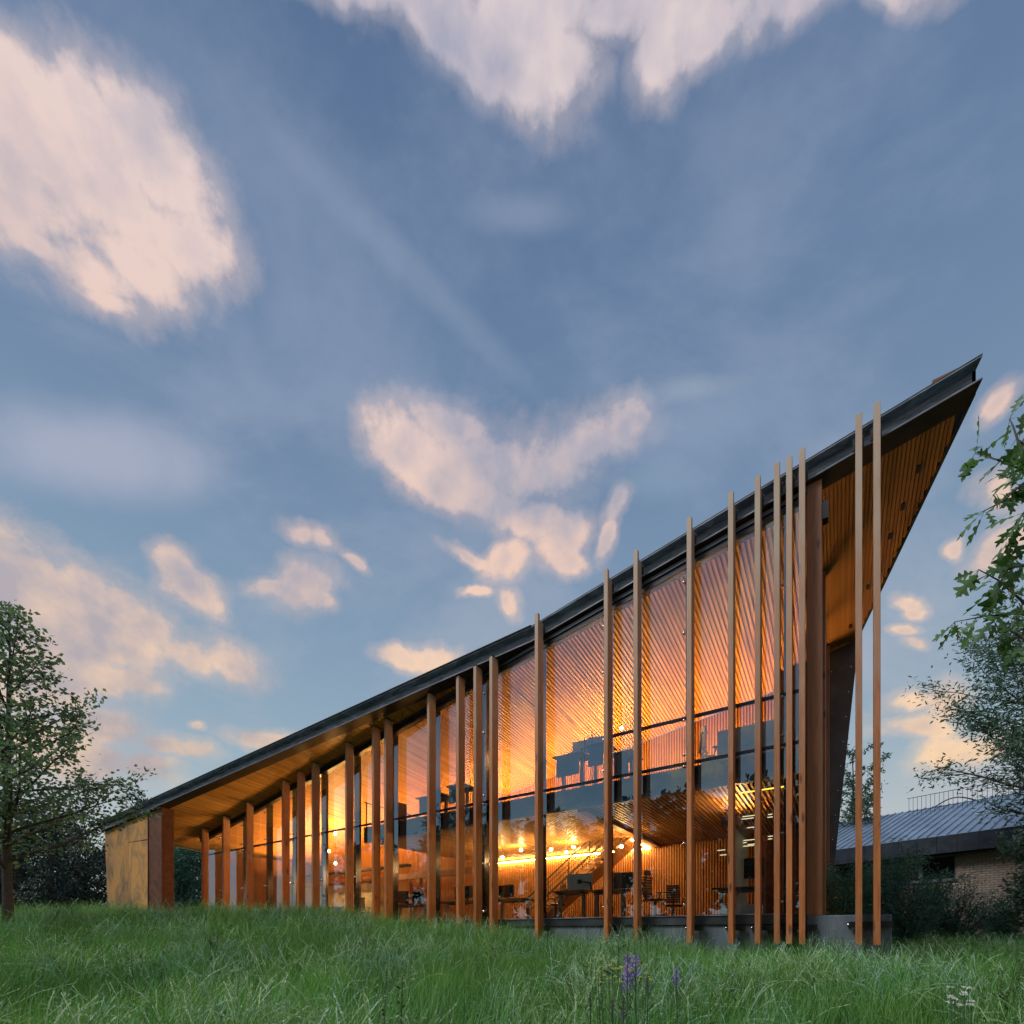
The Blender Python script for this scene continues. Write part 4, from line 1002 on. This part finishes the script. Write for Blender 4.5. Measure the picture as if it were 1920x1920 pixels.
# junipers at the foot of the brick building
def juniper(px, Y, h, rr, seed, label, n=9000):
    tree('juniper_shrub', at_px(px, Y), h, .02, rr, (0,0), label, 'shrub', M_jun, seed, 40, n, .14, .022, .05, 'oval', group='juniper shrubs in front of the brick building', sub=7, stems=3, rise=.75, clump=.25)
juniper(1595, 14.5, 2.1, .5, 31, 'tallest juniper, standing just right of the raked steel wall', 12000)
juniper(1650, 15.5, 2.6, .45, 32, 'tall juniper right of the two free standing fins', 14000)
juniper(1725, 14.5, 1.0, .7, 33, 'low spreading juniper under the brick wall', 6000)
juniper(1800, 14.0, .75, .8, 34, 'low spreading juniper under the dark window', 6000)
juniper(1885, 14.8, 1.0, .6, 35, 'low juniper at the foot of the big dark tree', 5000)
juniper(1700, 13.6, 1.3, .9, 36, 'smallest juniper, right of the concrete wall end', 6000)
juniper(1585, 13.8, 1.9, .6, 37, 'juniper half hidden behind the concrete wall', 7000)
# woodland far left
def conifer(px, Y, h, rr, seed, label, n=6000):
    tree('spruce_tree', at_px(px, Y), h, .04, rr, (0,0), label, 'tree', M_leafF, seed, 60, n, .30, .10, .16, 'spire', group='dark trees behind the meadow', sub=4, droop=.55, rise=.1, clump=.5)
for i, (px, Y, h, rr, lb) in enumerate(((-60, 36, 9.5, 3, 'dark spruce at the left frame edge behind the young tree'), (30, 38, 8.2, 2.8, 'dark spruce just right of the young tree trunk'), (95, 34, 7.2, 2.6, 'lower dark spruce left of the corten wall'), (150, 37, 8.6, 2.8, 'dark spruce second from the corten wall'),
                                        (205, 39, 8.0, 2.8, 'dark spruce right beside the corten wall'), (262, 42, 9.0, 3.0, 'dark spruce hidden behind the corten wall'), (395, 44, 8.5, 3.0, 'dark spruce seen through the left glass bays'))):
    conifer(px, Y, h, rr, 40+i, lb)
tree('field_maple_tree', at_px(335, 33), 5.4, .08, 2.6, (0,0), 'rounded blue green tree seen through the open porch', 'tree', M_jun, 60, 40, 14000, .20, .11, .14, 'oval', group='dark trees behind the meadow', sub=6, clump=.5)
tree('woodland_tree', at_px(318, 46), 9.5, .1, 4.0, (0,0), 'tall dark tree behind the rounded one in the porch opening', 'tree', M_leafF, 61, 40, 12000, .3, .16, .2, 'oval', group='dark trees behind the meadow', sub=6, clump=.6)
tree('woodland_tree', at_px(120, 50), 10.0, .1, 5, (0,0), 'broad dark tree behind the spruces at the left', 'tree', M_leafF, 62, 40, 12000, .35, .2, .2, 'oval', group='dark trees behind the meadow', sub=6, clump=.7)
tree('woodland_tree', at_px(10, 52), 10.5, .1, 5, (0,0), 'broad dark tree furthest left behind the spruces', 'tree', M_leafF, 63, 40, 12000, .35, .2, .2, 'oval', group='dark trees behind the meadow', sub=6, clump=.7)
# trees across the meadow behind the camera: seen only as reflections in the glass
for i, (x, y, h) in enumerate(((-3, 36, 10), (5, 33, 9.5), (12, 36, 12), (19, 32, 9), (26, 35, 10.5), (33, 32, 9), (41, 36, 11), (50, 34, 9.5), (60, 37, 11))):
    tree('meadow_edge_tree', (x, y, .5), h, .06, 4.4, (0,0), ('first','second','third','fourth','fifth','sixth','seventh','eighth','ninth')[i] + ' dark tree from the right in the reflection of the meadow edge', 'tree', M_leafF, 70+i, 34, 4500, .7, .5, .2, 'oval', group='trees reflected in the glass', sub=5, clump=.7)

# oak boughs reaching in from the right: large lobed leaves, each its own part
def oak():
    rnd = random.Random(5)
    mes = []
    for v in range(4):
        mb = MB(); half = [(0,.0), (.03,.10), (.14,.16), (.10,.24), (.06,.28), (.13,.36), (.30,.42), (.36,.52), (.24,.52), (.14,.50), (.08,.56), (.14,.64), (.27,.74), (.26,.80), (.14,.76), (.08,.80), (.10,.90), (.04,.94), (0,1.02)]
        half = [(a*rnd.uniform(.85,1.15), b) for a, b in half]
        curve = lambda a, b: (a, b, -.18*b*b + .12*abs(a)*(-1 if v % 2 else 1))
        idx_c = []; k = 0
        for a, b in half: mb.v.append(curve(0, b))
        for a, b in half: mb.v.append(curve(a, b))
        for a, b in half: mb.v.append(curve(-a, b))
        n = len(half)
        for i in range(n-1):
            mb.f.append((i, n+i, n+i+1, i+1)); mb.f.append((i, i+1, 2*n+i+1, 2*n+i)); mb.a += [v*.22]*2
        mb.bar((0,-.22,0), (0,.02,0), .015, .015); mb.a[-6:] = [v*.22+.01]*6
        mes.append(mb.mesh('oak_leaf', M_oak))
    Y = 4.6
    v = CW((2120-960)/FPX*Y, Y); base = Vector((v.x, v.y, ground(v.x, v.y)))
    r = empty('oak_tree', base); tag(r, 'oak with large lobed leaves reaching into the frame from the right', 'tree')
    tp = [Vector((0,0,0)), P(2110,1400,Y)-base, P(2090,1000,Y)-base, P(2060,700,Y)-base]
    mb = MB(); mb.tube(tp, [.16,.12,.09,.05], 9); mb.obj('trunk', M_bark, r, smooth=True)
    boughs = [[(2060,1000),(1980,930),(1925,880),(1900,800),(1893,785)], [(2080,1050),(1990,900),(1920,882),(1870,862),(1828,850)], [(2090,1000),(1990,900),(1920,905),(1880,940),(1845,958)],
              [(2090,1150),(1990,980),(1925,955),(1905,980),(1895,1010)], [(2100,1250),(2000,1190),(1920,1130),(1872,1088),(1835,1068)], [(2100,1300),(1990,1170),(1910,1150),(1850,1155),(1790,1166)], [(2100,1300),(1990,1140),(1930,1060),(1890,1065),(1870,1090)],
              [(2110,1350),(1980,1250),(1925,1200),(1890,1180),(1870,1160)], [(2060,900),(1990,880),(1940,850),(1915,830),(1925,815)]]
    nleaf = 0
    for bi, bo in enumerate(boughs):
        Yb = Y + rnd.uniform(-.3,.35)
        pts = [P(x, y, Yb + .12*i*rnd.uniform(-1,1)) - base for i, (x, y) in enumerate(bo)]
        mb = MB(); mb.tube(pts, [.030,.018,.011,.007,.004], 6); mb.obj('bough', M_bark, r, smooth=True)
        N = 17
        for k in range(N):
            u = 1.2 + 2.8*(k+rnd.random()*.8)/N; u = min(u, 3.98); i = int(u); q = pts[i].lerp(pts[i+1], u-i)
            d = (pts[i+1]-pts[i]).normalized()
            if k >= N-4: q = pts[-1].copy(); 
            ld = (d*.7 + Vector((rnd.gauss(0,.55), rnd.gauss(0,.55), rnd.gauss(-.55,.5)))).normalized()
            nrm = (-FW*rnd.uniform(.1,1.0) + UP*rnd.gauss(.5,.4) + RT*rnd.gauss(0,.5)).normalized()
            x = ld.cross(nrm)
            if x.length < .05: continue
            x.normalize(); z = x.cross(ld)
            s = rnd.uniform(.15,.27)
            m = Matrix((x, ld, z)).transposed().to_4x4()
            o = inst(mes[rnd.randrange(4)], 'leaf', r); o.matrix_local = Matrix.Translation(q + ld*s*.2) @ m @ Matrix.Scale(s, 4)
            nleaf += 1
oak()

# ------------------------------------------------------------------ meadow
def grassmat(name, base, tip, tr=.3):
    m = bpy.data.materials.new(name); m.use_nodes = True; nt = m.node_tree; nt.nodes.clear()
    out = nn(nt, 'ShaderNodeOutputMaterial'); b = nn(nt, 'ShaderNodeBsdfPrincipled', Roughness=.5); t = nn(nt, 'ShaderNodeBsdfTranslucent')
    at = nn(nt, 'ShaderNodeAttribute'); at.attribute_name = 'var'; oi = nn(nt, 'ShaderNodeObjectInfo')
    f = math_(nt, 'ADD', math_(nt, 'MULTIPLY', at.outputs['Fac'], .75), math_(nt, 'MULTIPLY', oi.outputs['Random'], .25), clamp=True)
    geo = nn(nt, 'ShaderNodeNewGeometry'); big = noise(nt, geo.outputs['Position'], .35, 4, .6)
    f = math_(nt, 'ADD', f, mapr(nt, big, .35, .65, -.25, .25), clamp=True)
    col = mix(nt, f, base, tip); cool = noise(nt, geo.outputs['Position'], .8, 4, .6); col = mix(nt, mapr(nt, cool, .42, .62, 0, .5), col, mix(nt, 1.0, col, (.62,.92,1.9,1), 'MULTIPLY')); nt.links.new(col, b.inputs['Base Color']); nt.links.new(mix(nt, 1.0, col, (1.0,1.15,.5,1), 'MULTIPLY'), t.inputs['Color'])
    mx = nn(nt, 'ShaderNodeMixShader', Fac=tr); nt.links.new(b.outputs[0], mx.inputs[1]); nt.links.new(t.outputs[0], mx.inputs[2]); nt.links.new(mx.outputs[0], out.inputs[0]); return m
M_grass = grassmat('meadow_grass', (.03,.12,.018,1), (.22,.48,.085,1))
M_weed = grassmat('meadow_weed', (.03,.05,.015,1), (.10,.12,.04,1), .2)
M_seed = grassmat('grass_seed_head', (.28,.46,.22,1), (.66,.78,.52,1), .2)
def blade(mb, p, az, h, w, bend, rnd, segs=3, var=None):
    v = rnd.random() if var is None else var
    d = Vector((math.cos(az), math.sin(az), 0)); s = Vector((-d.y, d.x, 0)); k = len(mb.v)
    for i in range(segs+1):
        t = i/segs; c = p + UP*(h*(t - .25*bend*t*t)) + d*(h*bend*t*t*.8); ww = w*(1-t**1.5)*.5 + .0006
        mb.v += [tuple(c - s*ww), tuple(c + s*ww)]
    for i in range(segs): mb.f.append((k+2*i, k+2*i+1, k+2*i+3, k+2*i+2)); mb.a.append(v)
def clump(seed, n, hmin, hmax, rad, w, bend=(.1,.8)):
    rnd = random.Random(seed); mb = MB()
    for k in range(n):
        a = rnd.uniform(0, 6.283); q = rad*math.sqrt(rnd.random())
        blade(mb, Vector((q*math.cos(a), q*math.sin(a), 0)), rnd.uniform(0, 6.283), rnd.uniform(hmin, hmax), w*rnd.uniform(.6,1.3), rnd.uniform(*bend), rnd, 4)
    return bpy.data.objects.new('grass_clump_source', mb.mesh('grass_clump', M_grass))
def stalks(seed, n, hmin, hmax, rad, arch):
    rnd = random.Random(seed); mb = MB()
    for k in range(n):
        a = rnd.uniform(0, 6.283); q = rad*math.sqrt(rnd.random()); p = Vector((q*math.cos(a), q*math.sin(a), 0)); az = rnd.uniform(0, 6.283); h = rnd.uniform(hmin, hmax); bd = rnd.uniform(.15, arch); v = rnd.random()
        d = Vector((math.cos(az), math.sin(az), 0)); pts = []
        for i in range(7):
            t = i/6; pts.append(p + UP*(h*(t - .42*bd*t**3)) + d*(h*bd*t**2.2*.75))
        mb.tube(pts, [.0026]*6+[.0018], 3, v*.5, cap=False)
        # seed head on the last third: small scales
        for j in range(16):
            t = .66 + .34*j/16; u = t*6; i = min(5, int(u)); c = pts[i].lerp(pts[i+1], u-i); dd = (pts[i+1]-pts[i]).normalized()
            sd_ = Vector((rnd.gauss(0,1), rnd.gauss(0,1), rnd.gauss(0,1)))
            kk = len(mb.v); e = (dd*1.2 + sd_*.45).normalized()*rnd.uniform(.016,.028); s2 = e.cross(sd_).normalized()*0.0048
            mb.v += [tuple(c-s2), tuple(c+s2), tuple(c+e)]; mb.f.append((kk, kk+1, kk+2)); mb.a.append(.4+v*.6)
    return bpy.data.objects.new('grass_stalk_source', mb.mesh('grass_stalk', M_seed))
def scatter(name, label, srcs, pts, cat='grass'):
    # one object: points carrying yaw, tilt and scale; geometry nodes put a clump on each point
    me = bpy.data.meshes.new(name); me.from_pydata([p[0] for p in pts], [], [])
    at = me.attributes.new('rotv', 'FLOAT_VECTOR', 'POINT'); at.data.foreach_set('vector', [c for p in pts for c in p[1]])
    at = me.attributes.new('scl', 'FLOAT', 'POINT'); at.data.foreach_set('value', [p[2] for p in pts])
    at = me.attributes.new('pick', 'INT', 'POINT'); at.data.foreach_set('value', [p[3] for p in pts])
    o = bpy.data.objects.new(name, me); COL.objects.link(o)
    ng = bpy.data.node_groups.new(name + '_nodes', 'GeometryNodeTree')
    ng.interface.new_socket('Geometry', in_out='INPUT', socket_type='NodeSocketGeometry'); ng.interface.new_socket('Geometry', in_out='OUTPUT', socket_type='NodeSocketGeometry')
    gi = ng.nodes.new('NodeGroupInput'); go = ng.nodes.new('NodeGroupOutput'); g2i = ng.nodes.new('GeometryNodeGeometryToInstance')
    for s in srcs:
        oi = ng.nodes.new('GeometryNodeObjectInfo'); oi.inputs['Object'].default_value = s; oi.inputs['As Instance'].default_value = True
        ng.links.new(oi.outputs['Geometry'], g2i.inputs[0])
    ip = ng.nodes.new('GeometryNodeInstanceOnPoints'); ip.inputs['Pick Instance'].default_value = True
    ng.links.new(gi.outputs[0], ip.inputs['Points'])
    jn = ng.nodes.new('GeometryNodeJoinGeometry')
    for s in reversed(srcs):
        oi = ng.nodes.new('GeometryNodeObjectInfo'); oi.inputs['Object'].default_value = s; oi.inputs['As Instance'].default_value = True
        ng.links.new(oi.outputs['Geometry'], jn.inputs[0])
    ng.links.new(jn.outputs[0], ip.inputs['Instance'])
    def attr(nm, ty):
        a = ng.nodes.new('GeometryNodeInputNamedAttribute'); a.data_type = ty; a.inputs['Name'].default_value = nm; return a.outputs[0]
    ng.links.new(attr('pick', 'INT'), ip.inputs['Instance Index']); ng.links.new(attr('rotv', 'FLOAT_VECTOR'), ip.inputs['Rotation']); ng.links.new(attr('scl', 'FLOAT'), ip.inputs['Scale'])
    ng.links.new(ip.outputs[0], go.inputs[0]); ng.nodes.remove(g2i)
    for n in [n for n in ng.nodes if n.type == 'OBJECT_INFO' and not n.outputs['Geometry'].is_linked]: ng.nodes.remove(n)
    md = o.modifiers.new('scatter', 'NODES'); md.node_group = ng
    tag(o, label, cat, kind='stuff'); return o
def in_building(x, y):
    if -1.45 < x < 27 and OW-.3 < y < .06+.15: return True
    if .0 < x < 28 and OW-4 < y <= 0: return True
    return False
def meadow():
    rnd = random.Random(99); pts = []; sp = []; near = []
    Y = .9
    def keep(X, Y): return abs(X) < Y*1.16 + 3.2
    def sow(lst, dens, Y0, Y1, npick, smin, smax, tilt, prob=None):
        # uniform in a band of depth
        Xm = Y1*1.16 + 3.2; n = int(dens*(Y1-Y0)*2*Xm)
        for _ in range(n):
            yy = rnd.uniform(Y0, Y1); xx = rnd.uniform(-Xm, Xm)
            if not keep(xx, yy): continue
            v = CW(xx, yy)
            if in_building(v.x, v.y): continue
            if xx > 10.5 and yy > 17: continue
            q = mnoise.noise(Vector((v.x*.45, v.y*.45, 9)))
            if prob and rnd.random() > prob(v, q, xx, yy): continue
            s = rnd.uniform(smin, smax)*(1+.25*q)
            if xx > 6 and yy > 7.5: s *= .8
            if xx < -5 and yy > 15: s *= 1.15
            lst.append(((v.x, v.y, ground(v.x, v.y)-.03), (rnd.gauss(0,tilt), rnd.gauss(0,tilt), rnd.uniform(0,6.283)), s, rnd.randrange(npick)))
    sow(pts, 26, .6, 4.5, 5, .75, 1.05, .12); sow(pts, 15, 4.5, 9, 5, .75, 1.1, .12); sow(pts, 10, 9, 17, 5, .8, 1.15, .1); sow(pts, 5, 17, 27, 5, .8, 1.2, .1)
    src = [clump(1, 64, .35, .85, .28, .0048), clump(2, 60, .30, .95, .28, .0044), clump(3, 62, .35, .80, .30, .0052, (.3,1.2)), clump(4, 56, .4, .92, .26, .004, (.05,.5)), clump(5, 60, .3, .82, .32, .0046, (.2,1.0))]
    scatter('meadow_grass', 'tall uncut green meadow grass covering the foreground', src, pts)
    sow(sp, 18, 1.3, 4.5, 4, .8, 1.1, .22, lambda v, q, x, y: .45+q*1.3); sow(sp, 18, 4.5, 10, 4, .8, 1.08, .2, lambda v, q, x, y: .45+q*1.3); sow(sp, 9, 10, 20, 4, .85, 1.1, .12, lambda v, q, x, y: .4+q)
    s2 = [stalks(11, 6, .6, .95, .25, .9), stalks(12, 5, .6, 1.0, .25, 1.1), stalks(13, 7, .55, .9, .25, .7), stalks(14, 4, .7, 1.0, .2, 1.2)]
    rw = random.Random(77); wb = MB()
    for k in range(3):
        p = Vector((rw.uniform(-.2,.2), rw.uniform(-.2,.2), 0)); h = rw.uniform(.7, 1.05); wb.tube([p, p+Vector((.02,0,h*.5)), p+Vector((rw.uniform(-.05,.05),.01,h))], [.004,.003,.002], 4, rw.random(), cap=False)
        for j in range(26):
            c = p + Vector((0,0,h*(.55+.45*j/26))); a = rw.uniform(0,6.28); leafquad(wb, c, Vector((math.cos(a), math.sin(a), .6)), .03, .012, rw)
        for j in range(7):
            c = p + Vector((0,0,h*rw.uniform(.1,.6))); a = rw.uniform(0,6.28); leafquad(wb, c, Vector((math.cos(a), math.sin(a), .5)), .16, .03, rw)
    s2.append(bpy.data.objects.new('weed_source', wb.mesh('meadow_weed', M_weed)))
    sp = [(a_, b_, c_, 4 if rnd.random() < .045 else d_) for a_, b_, c_, d_ in sp]
    scatter('seeding_grass', 'pale arching seed heads standing out of the meadow grass', s2, sp)
meadow()

# purple flower spikes and other wild flowers
M_purple = leafmat('purple_flower', (.20,.05,.62,1), (.40,.14,.92,1), .2); M_dry = leafmat('faded_flower', (.06,.03,.08,1), (.12,.06,.14,1), .1)
M_yel = leafmat('yellow_green_flower', (.42,.45,.08,1), (.60,.60,.16,1), .2); M_wht = leafmat('white_flower', (.6,.62,.6,1), (.8,.8,.78,1), .2); M_stem = leafmat('flower_stem', (.02,.07,.03,1), (.05,.11,.05,1), .1)
def spike(px, py_top, py_bot, Y, label, m=M_purple, rr=.030, seed=0):
    rnd = random.Random(seed+500); t = P(px, py_top, Y); b = P(px, py_bot, Y); g = ground(t.x, t.y)
    r = empty('blazing_star_flower', (t.x, t.y, g)); tag(r, label, 'flower')
    mb = MB(); mb.tube([(rnd.uniform(-.03,.03),rnd.uniform(-.03,.03),0), (0,0,b.z-g), (0,0,t.z-g)], [.004,.004,.002], 5)
    for k in range(30):
        z = rnd.uniform(.1, max(.2, b.z-g)); a = rnd.uniform(0,6.28); leafquad(mb, Vector((0,0,z)), Vector((math.cos(a), math.sin(a), 1.2)), .12, .006, rnd)
    mb.obj('stem', M_stem, r)
    mb = MB(); z = b.z - g
    n = int((t.z-b.z)/.0028)
    for k in range(n):
        f = k/n; a = k*2.4; q = rr*(1-.45*f); c = Vector((q*.4*math.cos(a), q*.4*math.sin(a), z + (t.z-b.z)*f)); leafquad(mb, c, Vector((math.cos(a), math.sin(a), .5+rnd.random()*.8)), q*1.3, .008, rnd)
    mb.obj('flower_spike', m, r)
spike(1176, 1793, 1860, 2.9, 'tall bright purple flower spike, left one of the pair in the foreground grass', seed=1)
spike(1192, 1793, 1835, 2.95, 'bright purple flower spike, right one of the foreground pair', seed=2)
spike(1268, 1813, 1850, 3.2, 'single purple flower spike right of the pair', seed=3, rr=.02)
spike(1214, 1828, 1855, 3.1, 'small faded dark flower spike between the pair and the single spike', M_dry, seed=4, rr=.012)
spike(1169, 1866, 1915, 2.6, 'dark faded flower spike low under the purple pair', M_dry, seed=5, rr=.016)
spike(1148, 1874, 1890, 2.7, 'tiny faded purple flower spike left of the low dark one', M_dry, seed=6, rr=.011)
spike(1107, 1860, 1895, 2.8, 'leaning brown purple flower spike furthest left', M_dry, seed=7, rr=.010)
def umbels(cx, cy, sx, sy, Y, n, m, name, label, seed):
    rnd = random.Random(seed); c = P(cx, cy, Y); g = ground(c.x, c.y); r = empty(name, (c.x, c.y, g)); tag(r, label, 'flower')
    fm = MB(); sm = MB()
    for k in range(n):
        q = P(cx + rnd.uniform(-sx, sx), cy + rnd.uniform(-sy, sy), Y + rnd.uniform(-.3,.3)) - Vector((c.x, c.y, g))
        sm.tube([(q.x*.6, q.y*.6, 0), (q.x*.9, q.y*.9, q.z*.6), tuple(q)], .0018, 3, cap=False)
        for j in range(9):
            a = rnd.uniform(0, 6.28); w = rnd.uniform(0,.022); fm.sphere((q.x+w*math.cos(a), q.y+w*math.sin(a), q.z+rnd.uniform(-.004,.006)), .0045, 5, 3, rnd.random())
    sm.obj('stem', M_stem, r); fm.obj('flower_head', m, r)
umbels(1165, 1818, 60, 24, 3.3, 34, M_yel, 'yarrow_plant', 'loose patch of small yellow green flower heads around the purple spikes', 1)
umbels(1800, 1868, 24, 18, 3.0, 16, M_wht, 'white_wildflower', 'small cluster of white flowers low at the right in the grass', 2)
